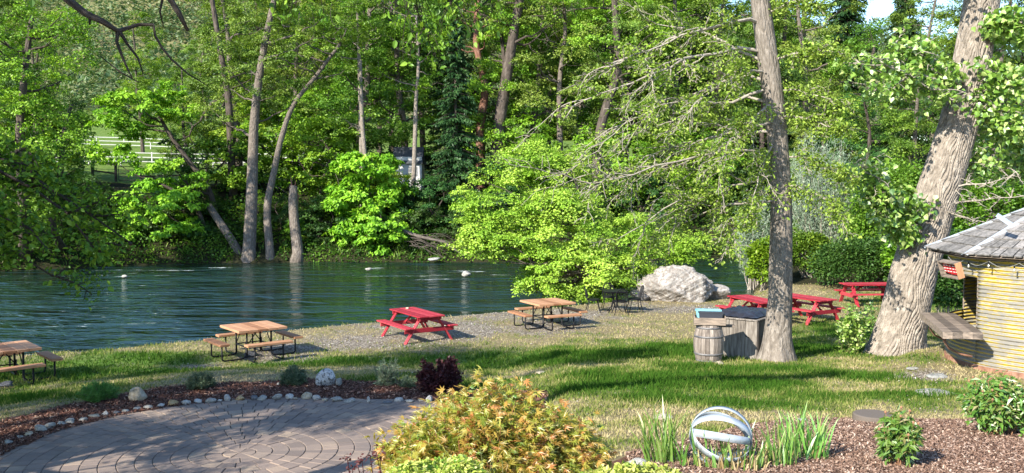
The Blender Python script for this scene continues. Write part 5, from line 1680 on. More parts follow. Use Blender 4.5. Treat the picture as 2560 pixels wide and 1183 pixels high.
def leaf_part(t, P, per, spread, size, tmpl, mat, seed, flat=.4, droop=.2, od=None, mu=.5):
    lr = np.random.default_rng(seed); A = np.array([tuple(p) for p in P]); A = np.repeat(A, per, 0)
    A = A + lr.normal(size=A.shape) * spread; n = len(A)
    tint = np.clip(lr.normal(mu, .25, n), 0, 1)
    me = leaf_mesh('foliage', [leaves(A, size * (.6 + .8 * lr.random(n)), tmpl, tint, None if od is None else np.tile(np.array(od), (n, 1)), droop, flat, lr)], M[mat])
    link(bpy.data.objects.new('foliage', me), t)
t, P = stems('bank_shrub', 'olive twiggy shrub stems at the foot of the bank alder', G(1450, 756), 46, 2.0, 1.6, 'twig', .018, 3)
leaf_part(t, P, 16, .16, .075, T_RHOMB, 'leaf_olive', 3)
t, P = stems('bank_shrub', 'twiggy bare shrub drooping over the huge pale boulder', G(1560, 752), 40, 2.4, 2.6, 'twig', .014, 4)
leaf_part(t, P, 6, .14, .07, T_RHOMB, 'leaf_yellow', 4)

# right bank: blackberry hedge, willow, understory
def mound(name, label, cat, px, py, d, wpx, hpx, n, leaf, mat, seed, tmpl=T_OVAL, depth=.6, tint_mu=.5, shell=.8, flat=.5, group=None, base=None):
    lr = np.random.default_rng(seed)
    c = W(px, py, d); s = d / F_PX
    rx, rz_ = wpx / 2 * s, hpx / 2 * s; ry = rx * depth
    b = Vector((c.x, c.y, gz(c.x, c.y)))
    t = thing(name, label, cat, b, 0, group)
    mb = MB(); rr = random.Random(seed)
    for i in range(26):
        a = rr.uniform(0, 6.28); q = Vector((math.cos(a) * rx * .8, math.sin(a) * ry * .8, c.z - b.z + rr.uniform(-.5, .8) * rz_))
        mb.tube(curve((rr.uniform(-.3, .3) * rx, rr.uniform(-.2, .2) * ry, -.05), q, .1, 5, .08, rr), taper(6, .015, .005), 4, cap=False)
    mb.build('stems', M['twig'], t)
    k = max(30, n // 60)
    D = lr.normal(size=(k, 3)); D /= np.linalg.norm(D, axis=1)[:, None]; D[:, 2] = np.where(D[:, 2] < -.5, -D[:, 2], D[:, 2])
    Ck = D * np.array([rx, ry, rz_]) * (.75 + .3 * lr.random((k, 1)))
    cid = lr.integers(0, k, n)
    o = lr.normal(size=(n, 3)) * .12 * (rx + rz_) * .5
    P = Ck[cid] + o + np.array([0, 0, c.z - b.z])
    low = ground_z(P[:, 0] + b.x, P[:, 1] + b.y) - b.z
    P[:, 2] = np.maximum(P[:, 2], low + .03 + .1 * lr.random(n))
    tint = np.clip((lr.random(k) * .5 + tint_mu - .25)[cid] + lr.normal(size=n) * .15, 0, 1)
    me = leaf_mesh('foliage', [leaves(P, leaf * (.6 + .8 * lr.random(n)), tmpl, tint, D[cid], .2, flat, lr)], M[mat])
    link(bpy.data.objects.new('foliage', me), t)
    return t
GH = 'shrubs on the right bank'
mound('bramble_bush', 'dark green bramble thicket behind the farthest red table', 'shrub', 2150, 665, 37.5, 220, 110, 16000, .11, 'leaf_dark', 501, tint_mu=.6, group=GH)
mound('bramble_bush', 'bright leafy bramble right of the water and left of the near trunk', 'shrub', 1915, 665, 39, 90, 120, 7000, .12, 'leaf_bright', 502, group=GH)
mound('bramble_bush', 'pale green thicket between the near trunk and the dark bramble', 'shrub', 2020, 640, 41, 120, 100, 9000, .11, 'leaf_mid', 503, group=GH)
mound('bramble_bush', 'brownish dry scrub above the pale thicket on the right bank', 'shrub', 2080, 590, 45, 240, 110, 9000, .11, 'leaf_olive', 504, group=GH)
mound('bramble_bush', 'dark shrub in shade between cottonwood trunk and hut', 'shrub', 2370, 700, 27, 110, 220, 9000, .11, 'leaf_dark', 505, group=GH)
mound('bramble_bush', 'green shrub behind the hut roof at the right', 'shrub', 2500, 560, 30, 240, 220, 12000, .11, 'leaf_mid', 506, group=GH)
mound('bramble_bush', 'large green shrub left of the leaning cottonwood trunk', 'shrub', 2230, 540, 40, 220, 230, 16000, .13, 'leaf_mid', 507, group=GH)
mound('bramble_bush', 'mixed green shrub low behind the leaning cottonwood', 'shrub', 2300, 640, 36, 150, 130, 8000, .12, 'leaf_bright', 508, group=GH)
T_SPIKE = (T_RHOMB[0] * np.array([1, .35, 1]), T_RHOMB[1])
def willow(label, px, py, d, wpx, hpx, seed, n=70):
    base = W(px, py, d); base.z = gz(base.x, base.y); s = d / F_PX
    t = thing('silver_willow', label, 'shrub', base, 0, 'silvery willows'); mb = MB(); rr = random.Random(seed); P = []; 
    top = W(px, py - hpx, d).z - base.z
    for i in range(n):
        a = rr.uniform(-1, 1); q = Vector((a * wpx / 2 * s, rr.uniform(-1, 1) * wpx / 3 * s, top * (1 - .35 * a * a) * rr.uniform(.55, 1.0)))
        pts = curve((rr.uniform(-.3, .3), rr.uniform(-.2, .2), -.05), q, .08, 10, .03, rr); mb.tube(pts, taper(11, .02, .004), 4, cap=False)
        P += [pts[k].lerp(pts[k + 1], rr.random()) for k in range(3, 10) for _ in range(3)]
    mb.build('stems', M['twig'], t)
    leaf_part(t, P, 9, .14, .15, T_SPIKE, 'leaf_silver', seed, .3, 0, (0, 0, 1.5))
willow('feathery silver-grey willow right of the near trunk', 2055, 640, 42, 210, 330, 521, 110)
willow('low silver-grey willow left of the near trunk base', 1885, 660, 44, 90, 190, 522, 60)
willow('dusty grey willow between the tall willow and cottonwood', 2150, 620, 44, 120, 180, 523, 60)

# ---- the bare-branched tree in the lawn
def near_tree():
    base = G(1942, 902)
    d0 = base.y + .1
    t = thing('lawn_tree', 'grey-barked tree with long bare drooping branches beside the wooden bin', 'tree', base)
    pts = [(1944, 930), (1943, 895), (1944, 840), (1950, 740), (1953, 620), (1953, 520), (1948, 400), (1938, 280), (1922, 160), (1905, 40), (1893, -60), (1880, -200)]
    rpx = [44, 40, 34, 29, 28, 26, 25, 25, 25, 24, 22, 18]
    pp = [W(x, y, d0) - base for x, y in pts]
    s = d0 / F_PX
    mb = MB()
    # ribbed, flared base built as a real surface
    k = 40; V = []; U = []; L = 0
    fine = []; fr = []
    for i in range(len(pp) - 1):
        for u in np.linspace(0, 1, 9)[:-1]:
            fine.append(pp[i].lerp(pp[i + 1], u)); fr.append((rpx[i] + (rpx[i + 1] - rpx[i]) * u) * s)
    for i, (p, r) in enumerate(zip(fine, fr)):
        if i: L += (fine[i] - fine[i - 1]).length
        hz = max(0, p.z)
        fl = math.exp(-hz / .22)
        for j in range(k + 1):
            a = 2 * math.pi * (j % k) / k
            rr = r * (1 + fl * (.28 + .55 * max(0, math.cos(2.5 * (a + .5))) ** 2 * (1 if math.cos(a) > -.2 else .6)))
            rr *= 1 + .025 * math.sin(7 * a + 3 * p.z) + .03 * (float(vnoise(a * 3, p.z * 1.5, .7, 4)) - .5)
            V.append(p + Vector((math.cos(a) * rr, math.sin(a) * rr, 0))); U.append((j / k, L))
    m = k + 1
    mb.add(V, [(i * m + j, i * m + j + 1, (i + 1) * m + j + 1, (i + 1) * m + j) for i in range(len(fine) - 1) for j in range(k)], .5, U)
    rr = random.Random(8)
    P = []
    def limb(p0, p1, r, sag, depth=0):
        n = 9
        c = curve(p0, p1, sag, n, .05, rr)
        mb2.tube(c, taper(len(c), r, max(.004, r * .2)), 6 if r > .02 else 4, cap=False)
        if depth < 2:
            for i in range(2, n + 1):
                for _ in range((3 if depth == 0 else 2)):
                    if rr.random() < .72:
                        d = (c[min(i + 1, n)] - c[i - 1]).normalized()
                        q = c[i] + (d + Vector((rr.uniform(-1, 1), rr.uniform(-1, 1), rr.uniform(-1.1, .8)))) * (p1 - p0).length * rr.uniform(.08, .22)
                        limb(c[i], q, r * .36, rr.uniform(.0, .12), depth + 1)
        else:
            P.extend(c[3:])
    mb2 = MB()
    at_ = lambda x, y, dd=0: W(x, y, d0 + dd) - base
    for (x0, y0, x1, y1, dd, r) in [(1900, 60, 1560, 150, -1.0, .05), (1915, 130, 1440, 260, -1.5, .05), (1922, 160, 1640, 60, .8, .045), (1925, 200, 1600, 330, .3, .05), (1930, 220, 1500, 360, -1.2, .045), (1932, 260, 1690, 300, 1.2, .04),
                                (1938, 300, 1570, 450, -.8, .045), (1940, 330, 1640, 500, .5, .045), (1945, 380, 1480, 460, -1.8, .045), (1948, 430, 1640, 570, -.5, .04), (1950, 480, 1700, 560, .8, .04), (1950, 500, 1540, 600, -1.0, .04),
                                (1920, 150, 2090, 130, -1.0, .035), (1930, 230, 2110, 250, -.8, .035), (1940, 300, 2100, 320, -1, .035), (1945, 400, 2120, 440, -.6, .03), (1950, 460, 2090, 530, -.8, .03), (1900, 40, 2060, 20, -.5, .035), (1890, -20, 1640, -60, -.5, .05), (1890, -20, 2100, -80, .5, .05),
                                (1940, 340, 1860, 560, -1.6, .03), (1935, 260, 1800, 400, -1.8, .035), (1948, 470, 1820, 600, -1.5, .03), (1925, 180, 1760, 240, -2, .04)]:
        limb(at_(x0, y0), at_(x1, y1, dd), r * .85, rr.uniform(.04, .14))
    mb.build('trunk', M['bark_tan'], t, True)
    mb2.build('branches', M['twig'], t, True)
    P = [p for p in P]
    lr = np.random.default_rng(9); A = np.array([tuple(p) for p in P]); lr.shuffle(A)
    A = np.repeat(A, 4, 0); lr.shuffle(A); A = A[:27000]; A = A + lr.normal(size=A.shape) * .08; n = len(A)
    me = leaf_mesh('crown', [leaves(A, .068 * (.6 + .8 * lr.random(n)), T_OVAL, np.clip(lr.normal(.72, .22, n), 0, 1), None, .4, .5, lr)], M['leaf_olive'])
    link(bpy.data.objects.new('crown', me), t)
near_tree()

def cottonwood():
    base = G(2235, 893); d0 = base.y + .75
    t = thing('leaning_cottonwood', 'huge pale furrowed cottonwood trunk leaning right beside the round hut', 'tree', base)
    pts = [(2222, 930), (2228, 900), (2240, 860), (2262, 780), (2284, 680), (2312, 590), (2338, 500), (2370, 400), (2398, 305), (2422, 200), (2440, 90), (2455, 0), (2470, -100), (2480, -220)]
    rpx = [72, 66, 62, 57, 55, 54, 52, 49, 46, 44, 42, 41, 38, 33]
    s = d0 / F_PX
    pp = [W(x, y, d0) - base for x, y in pts]
    fine, fr = [], []
    for i in range(len(pp) - 1):
        m = 34
        for u in np.linspace(0, 1, m)[:-1]:
            fine.append(pp[i].lerp(pp[i + 1], u)); fr.append((rpx[i] + (rpx[i + 1] - rpx[i]) * u) * s)
    k = 300; L = 0
    Zs = []; 
    lens = [0]
    for i in range(1, len(fine)): lens.append(lens[-1] + (fine[i] - fine[i - 1]).length)
    A = np.linspace(0, 2 * math.pi, k, endpoint=False)
    V = np.zeros((len(fine), k + 1, 3)); U = np.zeros((len(fine), k + 1, 2))
    for i, (p, r, l) in enumerate(zip(fine, fr, lens)):
        hz = max(0, p.z); fl = math.exp(-hz / .30)
        a = A
        arc = a * .85
        # furrows: long wandering ridges running up the trunk (real relief)
        wv = .16 * np.sin(l * 2.6 + 2 * np.sin(a * 2)) + .10 * np.sin(l * 6.1 + a * 3)
        rid = np.abs(np.sin((a * 25 + wv * 11 + 1.3 * np.sin(l * 3.7 + a * 5) + .8 * np.sin(l * 9.3 + a * 11)) / 1.0))
        rid = np.minimum(rid * 1.5, 1)
        crack = np.abs(np.sin(l * 14 + 6 * np.sin(a * 13) + 3 * np.sin(a * 4 + l)))
        rel = rid * np.minimum(crack * 3 + .35, 1)
        rr = r * (1 + fl * (.08 + .22 * np.maximum(0, np.cos(3 * a + .6)) ** 2)) + .045 * (rel - .8)
        V[i, :k, 0] = p.x + np.cos(a) * rr; V[i, :k, 1] = p.y + np.sin(a) * rr; V[i, :k, 2] = p.z
        V[i, k] = V[i, 0]; U[i, :, 0] = np.arange(k + 1) / k; U[i, :, 1] = l
    m = k + 1; nI = len(fine)
    i = np.arange(nI - 1)[:, None] * m + np.arange(k)[None, :]
    q = np.stack([i, i + 1, i + m + 1, i + m], -1).reshape(-1, 4)
    me = np_mesh('trunk', V.reshape(-1, 3), [4] * len(q), q.ravel(), M['bark_pale'], uv=U.reshape(-1, 2), smooth=True)
    link(bpy.data.objects.new('trunk', me), t)
    rr = random.Random(18); mb2 = MB(); P = []
    at_ = lambda x, y, dd=0: W(x, y, d0 + dd) - base
    def limb(p0, p1, r, sag, depth=0, leafy=True):
        n = 8; c = curve(p0, p1, sag, n, .05, rr)
        mb2.tube(c, taper(len(c), r, max(.004, r * .25)), 6, cap=False)
        if depth < 2:
            for i in range(2, n + 1):
                for _ in range(3 if depth == 0 else 1):
                    q = c[i] + Vector((rr.uniform(-1, 1), rr.uniform(-1, 1), rr.uniform(-.8, .7))) * (p1 - p0).length * rr.uniform(.10, .28)
                    limb(c[i], q, r * .45, rr.uniform(-.05, .1), depth + 1, leafy)
        if leafy and depth > 0: P.extend(c[2:])
    for (x0, y0, x1, y1, dd, r, lf) in [(2420, 200, 2150, 160, -1.5, .05, 1), (2425, 190, 2240, 110, -1.0, .04, 1), (2410, 250, 2180, 230, -1.6, .04, 1), (2440, 80, 2560, 60, -1.2, .05, 1),
                                 (2430, 160, 2590, 220, -1.5, .05, 1), (2420, 220, 2570, 330, -1.2, .05, 1), (2440, 200, 2610, 380, .5, .05, 1), (2450, 60, 2600, 130, .8, .05, 1), (2430, 250, 2540, 430, .9, .04, 1),
                                 (2460, -60, 2330, -90, -1, .05, 1), (2460, -60, 2600, -60, 0, .05, 1),
                                 (2320, 560, 2170, 470, -.8, .025, 1), (2330, 540, 2130, 420, -1.2, .03, 1), (2300, 610, 2210, 540, -.8, .02, 1), (2345, 500, 2540, 430, -1.0, .03, 0), (2350, 510, 2560, 490, -1.2, .028, 0), (2340, 520, 2480, 560, -1.3, .02, 0),
                                 (2360, 420, 2600, 400, .9, .03, 1)]:
        limb(at_(x0, y0, -.25), at_(x1, y1, dd), r, rr.uniform(-.05, .12), 0, bool(lf))
    mb2.build('branches', M['twig'], t, True)
    lr = np.random.default_rng(19); A_ = np.array([tuple(p) for p in P]); A_ = np.repeat(A_, 3, 0); lr.shuffle(A_)
    A_ = A_[:9500] + lr.normal(size=(min(9500, len(A_)), 3)) * .13
    n = len(A_)
    me = leaf_mesh('crown', [leaves(A_, .115 * (.65 + .7 * lr.random(n)), T_HEART, np.clip(lr.normal(.42, .27, n), 0, 1), None, .7, .3, lr)], M['leaf_cotton'])
    link(bpy.data.objects.new('crown', me), t)
cottonwood()
t, P = stems('sapling', 'young cottonwood sprouts with pale leaves between the trunks', G(2128, 885), 8, 1.05, .30, 'twig_green', .010, 31)
leaf_part(t, P, 13, .06, .075, T_HEART, 'leaf_cotton', 31, .3, .1, (0, 0, .8))
t, P = stems('sapling', 'thin leafy sprout by the mossy side of the leaning trunk', G(2165, 870), 5, 1.5, .30, 'twig_green', .009, 32)
leaf_part(t, P, 6, .06, .07, T_HEART, 'leaf_cotton', 32, .3, .1)

# ---- the tree outside the left edge whose branches hang into the picture
def left_tree():
    base = on(-11.2, 11.5)
    t = thing('overhanging_tree', 'tree off the left edge whose leafy boughs hang over the river view', 'tree', base)
    mb = MB(); mb.tube([(0, 0, -.3), (.1, 0, 2), (.5, .3, 4), (.9, .5, 6.0), (1.0, .8, 8.5)], [.36, .28, .25, .2, .08], 14)
    mb2 = MB(); rr = random.Random(41); P = []; Pd = []
    at_ = lambda x, y, d: W(x, y, d) - base
    def limb(p0, p1, r, sag, depth, store, k=2):
        n = 8; c = curve(p0, p1, sag, n, .05, rr)
        mb2.tube(c, taper(len(c), r, max(.003, r * .25)), 5, cap=False)
        if depth < 2:
            for i in range(2, n + 1):
                for _ in range(k):
                    q = c[i] + (Vector((rr.uniform(-.6, 1), rr.uniform(-1, 1), rr.uniform(-.9, .5)))) * (p1 - p0).length * rr.uniform(.10, .24)
                    limb(c[i], q, r * .4, rr.uniform(0, .1), depth + 1, store, k)
        if depth > 0: store.extend(c[2:])
    for (x0, y0, x1, y1, d0, d1, r) in [(-560, 250, 250, 640, 12.5, 13, .05), (-560, 300, 330, 610, 12.5, 13.5, .045), (-500, 420, 130, 690, 12.5, 12.5, .045), (-560, 300, 140, 500, 12, 14, .05), (-500, 350, 60, 600, 12, 13, .04), (-560, 380, 40, 560, 12, 12, .05), (-560, 300, 200, 560, 12, 14, .04)]:
        limb(at_(x0, y0, d0), at_(x1, y1, d1), r, .10, 0, P, 2)
    # dark bare limbs arching over the gap at the top
    for pts, r in [([(-500, -80, 12), (100, -60, 13), (170, 0, 13), (215, 35, 13), (258, 55, 13), (295, 78, 13.2), (345, 62, 13.4), (383, 62, 13.5), (388, 90, 13.5), (405, 120, 13.6), (430, 150, 13.7), (470, 185, 13.8), (520, 215, 14)], [.09, .07, .055, .05, .045, .035, .026, .024, .02, .018, .015, .012, .006]),
                   ([(295, 78, 13.2), (292, 105, 13.2), (305, 140, 13.2), (318, 170, 13.2), (330, 195, 13.1)], [.034, .024, .02, .015, .008]),
                   ([(300, 80, 13.2), (318, 110, 13.3), (345, 145, 13.3), (358, 185, 13.3)], [.03, .02, .016, .008]),
                   ([(225, 40, 13), (224, 62, 13)], [.028, .012]), ([(-300, -200, 11), (250, -60, 12), (420, -10, 12.5), (445, 30, 12.5), (470, 78, 12.6)], [.08, .06, .05, .04, .02]),
                   ([(410, -20, 12.5), (400, 30, 12.5), (410, 70, 12.6)], [.02, .014, .006]), ([(250, 140, 13), (300, 180, 13.1), (345, 205, 13.2)], [.006, .012, .006])]:
        mb2.tube([at_(*p) for p in pts], r, 7)
    mb.build('trunk', M['bark_dark'], t, True); mb2.build('branches', M['bark_dark'], t, True)
    lr = np.random.default_rng(42); A = np.array([tuple(p) for p in P]); A = np.repeat(A, 2, 0); lr.shuffle(A); A = A[:6500]; A = A + lr.normal(size=A.shape) * .10; n = len(A)
    v1 = leaves(A, .085 * (.65 + .7 * lr.random(n)), T_OVAL, np.clip(lr.normal(.45, .25, n), 0, 1), None, .5, .5, lr)
    C = in_ell((.5, .3, 6.3, 3.4, 3.2, 2.6, 0), 60, lr); C = C[C[:, 0] < 3.2]; cid = lr.integers(0, len(C), 16000)
    A = C[cid] + lr.normal(size=(len(cid), 3)) * np.array([.45, .45, .2]); n = len(A)
    v2 = leaves(A, .11 * (.65 + .7 * lr.random(n)), T_RHOMB, np.clip(lr.normal(.4, .25, n), 0, 1), None, .5, .5, lr)
    link(bpy.data.objects.new('crown', leaf_mesh('crown', [v1, v2], M['leaf_mid'])), t)
left_tree()

# shade trees outside the frame on the sun side
for i, (x, y, sc, k, lab) in enumerate([(-15.1, 5.0, .62, 'tallD', 'shade tree outside the photo left of the patio'), (-20.4, 7.5, .72, 'tallA', 'shade tree outside the photo on the left lawn'), (-22.0, -1.0, .9, 'tallB', 'tall tree outside the photo toward the sun'), (-9.3, 7.6, .46, 'tallD', 'shade tree outside the photo beside the house'), (-8.9, 8.4, .60, 'tallB', 'slender tree outside the photo left of the patio')]):
    tm, cm, _ = PROTO[k]
    t = thing('shade_tree', lab, 'tree', (x, y, gz(x, y) - .1), i * 1.3, 'trees outside the left edge'); t.scale = (sc,) * 3
    link(bpy.data.objects.new('trunk', tm), t); link(bpy.data.objects.new('crown', cm), t)

# bough hanging from above at top centre
def top_bough():
    base = Vector((-7.2, 6.0, gz(-7.2, 6.0)))
    t = thing('patio_tree', 'tree off the left whose big-leaved twigs hang at the top centre', 'tree', base)
    mb = MB(); mb.tube([(0, 0, -.3), (.1, .1, 3), (.4, .1, 5.2), (.6, .2, 7)], [.22, .18, .14, .05], 12); mb.build('trunk', M['bark_dark'], t, True)
    mb2 = MB(); rr = random.Random(44); P = []
    at_ = lambda x, y, d: W(x, y, d) - base
    st = Vector((.4, .1, 5.4))
    for (x1, y1, d) in [(1130, 60, 9), (1060, 130, 9), (1220, 60, 9.4), (1010, 20, 9), (1180, -30, 9.2), (740, 20, 8.5), (640, -40, 8.5), (1100, -60, 9)]:
        mid = at_(900, -330, 8); c = curve(st, mid, .1, 5, .03, rr) + curve(mid, at_(x1, y1 - 60, d), .1, 5, .03, rr)[1:]
        mb2.tube(c, taper(len(c), .05, .006), 5, cap=False)
        for j in range(16):
            p = c[-1 - rr.randrange(0, 3)]; q = at_(x1 + rr.uniform(-70, 70), y1 + rr.uniform(-50, 40), d + rr.uniform(-.5, .5))
            cc = curve(p, q, .08, 4, .05, rr); mb2.tube(cc, taper(5, .006, .002), 3, cap=False); P += cc[1:]
    mb2.build('branches', M['bark_dark'], t)
    leaf_part(t, P, 3, .05, .062, T_OVAL, 'leaf_mid', 45, .3, .8)
top_bough()

# ---- garden plants
def dome_plant(name, label, px, py, wpx, hpx, n, leaf, mat, seed, tmpl=T_SPIKE, up=1.2, cat='shrub', spiky=.0, flat=.3, tint_mu=.5, ragged=.15):
    b = G(px, py); s = b.y / F_PX; rx, h = wpx / 2 * s, hpx * s
    b = Vector((b.x, b.y + rx * .5, gz(b.x, b.y + rx * .5)))
    t = thing(name, label, cat, b); lr = np.random.default_rng(seed); rr = random.Random(seed)
    mb = MB()
    ends = []
    for i in range(70):
        a = rr.uniform(0, 6.28); e = math.acos(rr.uniform(.12, 1)); q = Vector((math.sin(e) * math.cos(a) * rx, math.sin(e) * math.sin(a) * rx, h * math.cos(e) ** .8)) * rr.uniform(1 - ragged * 1.5, 1 + ragged)
        c = curve((q.x * .12, q.y * .12, -.02), q, .05, 5, .04, rr); mb.tube(c, taper(6, .006, .002), 3, cap=False); ends.append(c)
    mb.build('stems', M['twig'], t)
    cid = lr.integers(0, len(ends), n)
    arr = np.array([[tuple(p) for p in c] for c in ends])
    u = lr.random(n) ** .6 * 4.99; i0 = u.astype(int); f = (u - i0)[:, None]
    P = arr[cid, i0] * (1 - f) + arr[cid, i0 + 1] * f + lr.normal(size=(n, 3)) * rx * .075
    P[:, 2] = np.maximum(P[:, 2], .01)
    od = arr[cid, 5] - arr[cid, 2]; od /= np.linalg.norm(od, axis=1)[:, None] + 1e-6
    me = leaf_mesh('foliage', [leaves(P, leaf * (.6 + .8 * lr.random(n)), tmpl, np.clip((lr.random(len(ends)) * .5 + tint_mu - .25)[cid] + lr.normal(size=n) * .15, 0, 1), od * up, 0, flat, lr)], M[mat])
    link(bpy.data.objects.new('foliage', me), t)
    return t
M['leaf_lav'] = leaf_mat('leaf_lavender', (.05, .16, .04), (.10, .30, .07), (.20, .42, .12), trans=.2)
M['leaf_sage'] = leaf_mat('leaf_sage', (.05, .08, .05), (.10, .15, .09), (.20, .26, .16), trans=.2)
dome_plant('round_bush', 'bright green ball-shaped bush in the bark strip by the cut-off table', 237, 1007, 88, 46, 9000, .045, 'leaf_lav', 601)
dome_plant('lavender_bush', 'dark grey-green bush at the bark edge below the middle cedar table', 497, 977, 70, 40, 6000, .05, 'leaf_sage', 602)
dome_plant('lavender_bush', 'dark green bush left of the white spotted boulder', 733, 966, 66, 44, 6000, .05, 'leaf_sage', 603, tint_mu=.4)
dome_plant('lavender_bush', 'thin upright grey-green sprigs behind the patio border', 965, 968, 66, 62, 2600, .06, 'leaf_silver', 604, ragged=.35, tint_mu=.1)
dome_plant('low_sage', 'small grey-green tuft beside the dark purple bush', 1018, 972, 46, 24, 1600, .05, 'leaf_sage', 605, ragged=.3)
dome_plant('barberry_bush', 'dark purple barberry bush at the end of the patio border', 1097, 986, 108, 76, 9000, .05, 'leaf_purple', 606, T_OVAL, ragged=.3)
dome_plant('weed_clump', 'small green weed clump behind the white spotted boulder', 806, 935, 30, 10, 500, .05, 'leaf_bright', 607)

def jmaple():
    d = 5.3; b = W(1232, 1400, d); b.z = gz(b.x, b.y)
    t = thing('japanese_maple', 'rounded Japanese maple shrub with golden orange-tipped leaves in the foreground', 'shrub', b)
    rr = random.Random(71); lr = np.random.default_rng(71); mb = MB()
    C = W(1240, 1200, d) - b; s = d / F_PX
    rx, ry, rz_ = 285 * s, 240 * s, 225 * s
    ends = []
    for i in range(340):
        a = rr.uniform(0, 6.28); e = math.acos(rr.uniform(-.35, 1))
        w = rr.uniform(.86, 1.05) * (1 + .09 * math.sin(a * 5 + e * 4)) 
        dx = math.sin(e) * math.cos(a)
        q = C + Vector((dx * rx, math.sin(e) * math.sin(a) * ry, math.cos(e) * rz_ * (1 - .10 * (dx > .5)))) * w
        if rr.random() < .05: q += Vector((0, 0, rr.uniform(.04, .12)))
        c = curve(Vector((q.x * .1 + C.x * .1, q.y * .1, .05)), q, .12, 7, .03, rr); mb.tube(c, taper(8, .008, .0015), 4, cap=False); ends.append(c)
    mb.build('stems', noisy('maple_stem', [(.3, (.16, .05, .04)), (.7, (.34, .12, .08))], 30), t)
    arr = np.array([[tuple(p) for p in c] for c in ends]); n = 26000
    cid = lr.integers(0, len(ends), n); u = 3.2 + lr.random(n) ** .42 * 3.79; i0 = u.astype(int); f = (u - i0)[:, None]
    P = arr[cid, i0] * (1 - f) + arr[cid, i0 + 1] * f + lr.normal(size=(n, 3)) * .04
    tt = (u - 3) / 4
    tint = np.clip(.0 + tt * .62 + lr.normal(size=n) * .22 + (lr.random(len(ends)) * .3 - .15)[cid], 0, 1)
    od = arr[cid, 7] - C; od = od / (np.linalg.norm(od, axis=1)[:, None] + 1e-6)
    me = leaf_mesh('foliage', [leaves(P, .050 * (.65 + .6 * lr.random(n)), T_STAR, tint, od * 1.2, .7, .35, lr)], M['leaf_maple'])
    link(bpy.data.objects.new('foliage', me), t)
jmaple()

def hedge(label, px0, px1, py, d, hpx, n, seed, name='variegated_shrub'):
    a, b = W(px0, py, d), W(px1, py, d); c = (a + b) / 2; g = gz(c.x, c.y)
    o = Vector((c.x, c.y, g)); t = thing(name, label, 'shrub', o); lr = np.random.default_rng(seed); rr = random.Random(seed)
    L = (b - a).length / 2; top = a.z - g
    mb = MB(); 
    for i in range(90):
        x = rr.uniform(-L, L); q = Vector((x, rr.uniform(-.25, .25), top * rr.uniform(.75, 1) )); mb.tube(curve((x * .8, 0, -.02), q, 0, 4, .05, rr), taper(5, .005, .002), 3, cap=False)
    mb.build('stems', M['twig_green'], t)
    x = lr.uniform(-1, 1, n); y = lr.uniform(-1, 1, n)
    prof = top * np.clip(1 - .12 * np.abs(x) ** 3 - .10 * y * y, 0, 1) + (fbm(x * L + 9, y * .3, .14, seed % 7) - .6) * .14
    z = prof - np.abs(lr.normal(size=n)) * .07
    P = np.stack([x * L, y * .30, z], 1)
    me = leaf_mesh('foliage', [leaves(P, .024 * (.6 + .8 * lr.random(n)), T_OVAL, np.clip(lr.normal(.55, .3, n), 0, 1), None, -.3, .4, lr)], M['leaf_euonymus'])
    link(bpy.data.objects.new('foliage', me), t)
hedge('variegated yellow-green shrub in front of the golden maple', 900, 1260, 1152, 4.2, 60, 16000, 621)
hedge('low yellow variegated hedge top at the bottom edge right of the maple', 1430, 1740, 1178, 4.2, 30, 9000, 622)
# purple sprig
def sprig():
    b = W(945, 1215, 4.6); t = thing('barberry_sprig', 'thin dark red barberry sprigs left of the golden maple', 'shrub', Vector((b.x, b.y, gz(b.x, b.y))))
    o = t.location; mb = MB(); rr = random.Random(3); P = []
    for (x, y) in [(868, 1146), (880, 1172), (905, 1150), (925, 1138), (940, 1128), (895, 1168), (950, 1150)]:
        c = curve((.0, 0, .0), W(x, y, 4.6) - o, .05, 14, .02, rr); mb.tube(c, taper(15, .007, .002), 4, cap=False); P += c[10:]
    mb.build('stems', M['leaf_purple'], t)
    leaf_part(t, P, 16, .016, .018, T_OVAL, 'leaf_purple', 9, .3, 0, mu=.8)
sprig()

def iris(label, px, py, d, n, hpx, spread, seed, dry=.0):
    w = W(px, py, d); o = Vector((w.x, w.y, gz(w.x, w.y))); t = thing('iris_clump', label, 'plant', o, 0, 'iris clumps in the bark bed')
    rr = random.Random(seed)
    s = d / F_PX
    for part, cnt, mat in (('leaves', int(n * (1 - dry)), 'leaf_iris'), ('dry_leaves', int(n * dry), 'leaf_straw')):
        if cnt == 0: continue
        V, F, T = [], [], []
        for i in range(cnt):
            a = rr.uniform(0, 6.28); r0 = rr.random() ** .5 * spread; bx, by = math.cos(a) * r0, math.sin(a) * r0 * .7
            h = hpx * s * rr.uniform(.5, 1.08) * (.6 if part != 'leaves' else 1)
            lean = Vector((rr.gauss(0, .22) + .15 * math.cos(a), rr.gauss(0, .16), 0)) * h
            f = rr.uniform(0, 3.14); sd = Vector((math.cos(f), math.sin(f) * .6, 0)) * rr.uniform(.006, .013)
            dr = rr.uniform(0, .25) if part == 'leaves' else rr.uniform(.1, .6)
            tint = min(1, max(0, rr.gauss(.4, .2)))
            K = 7; base = len(V)
            for k in range(K):
                u = k / (K - 1); p = Vector((bx, by, 0)) + lean * u ** 1.6 + Vector((0, 0, h * (u - dr * u ** 4)))
                ww = (1 - u ** 2.2) * (.7 + .6 * u) + .03
                V += [p - sd * ww, p + sd * ww + Vector((0, .002, 0))]; T += [min(1, tint + .3 * u ** 3)] * 2
            for k in range(K - 1): F.append((base + 2 * k, base + 2 * k + 1, base + 2 * k + 3, base + 2 * k + 2))
        me = np_mesh(part, np.array([tuple(v) for v in V]), [4] * len(F), [i for f in F for i in f], M[mat], T)
        link(bpy.data.objects.new(part, me), t)
iris('tall green iris clump left of the hoop sphere', 1655, 1215, 7.6, 60, 165, .16, 631)
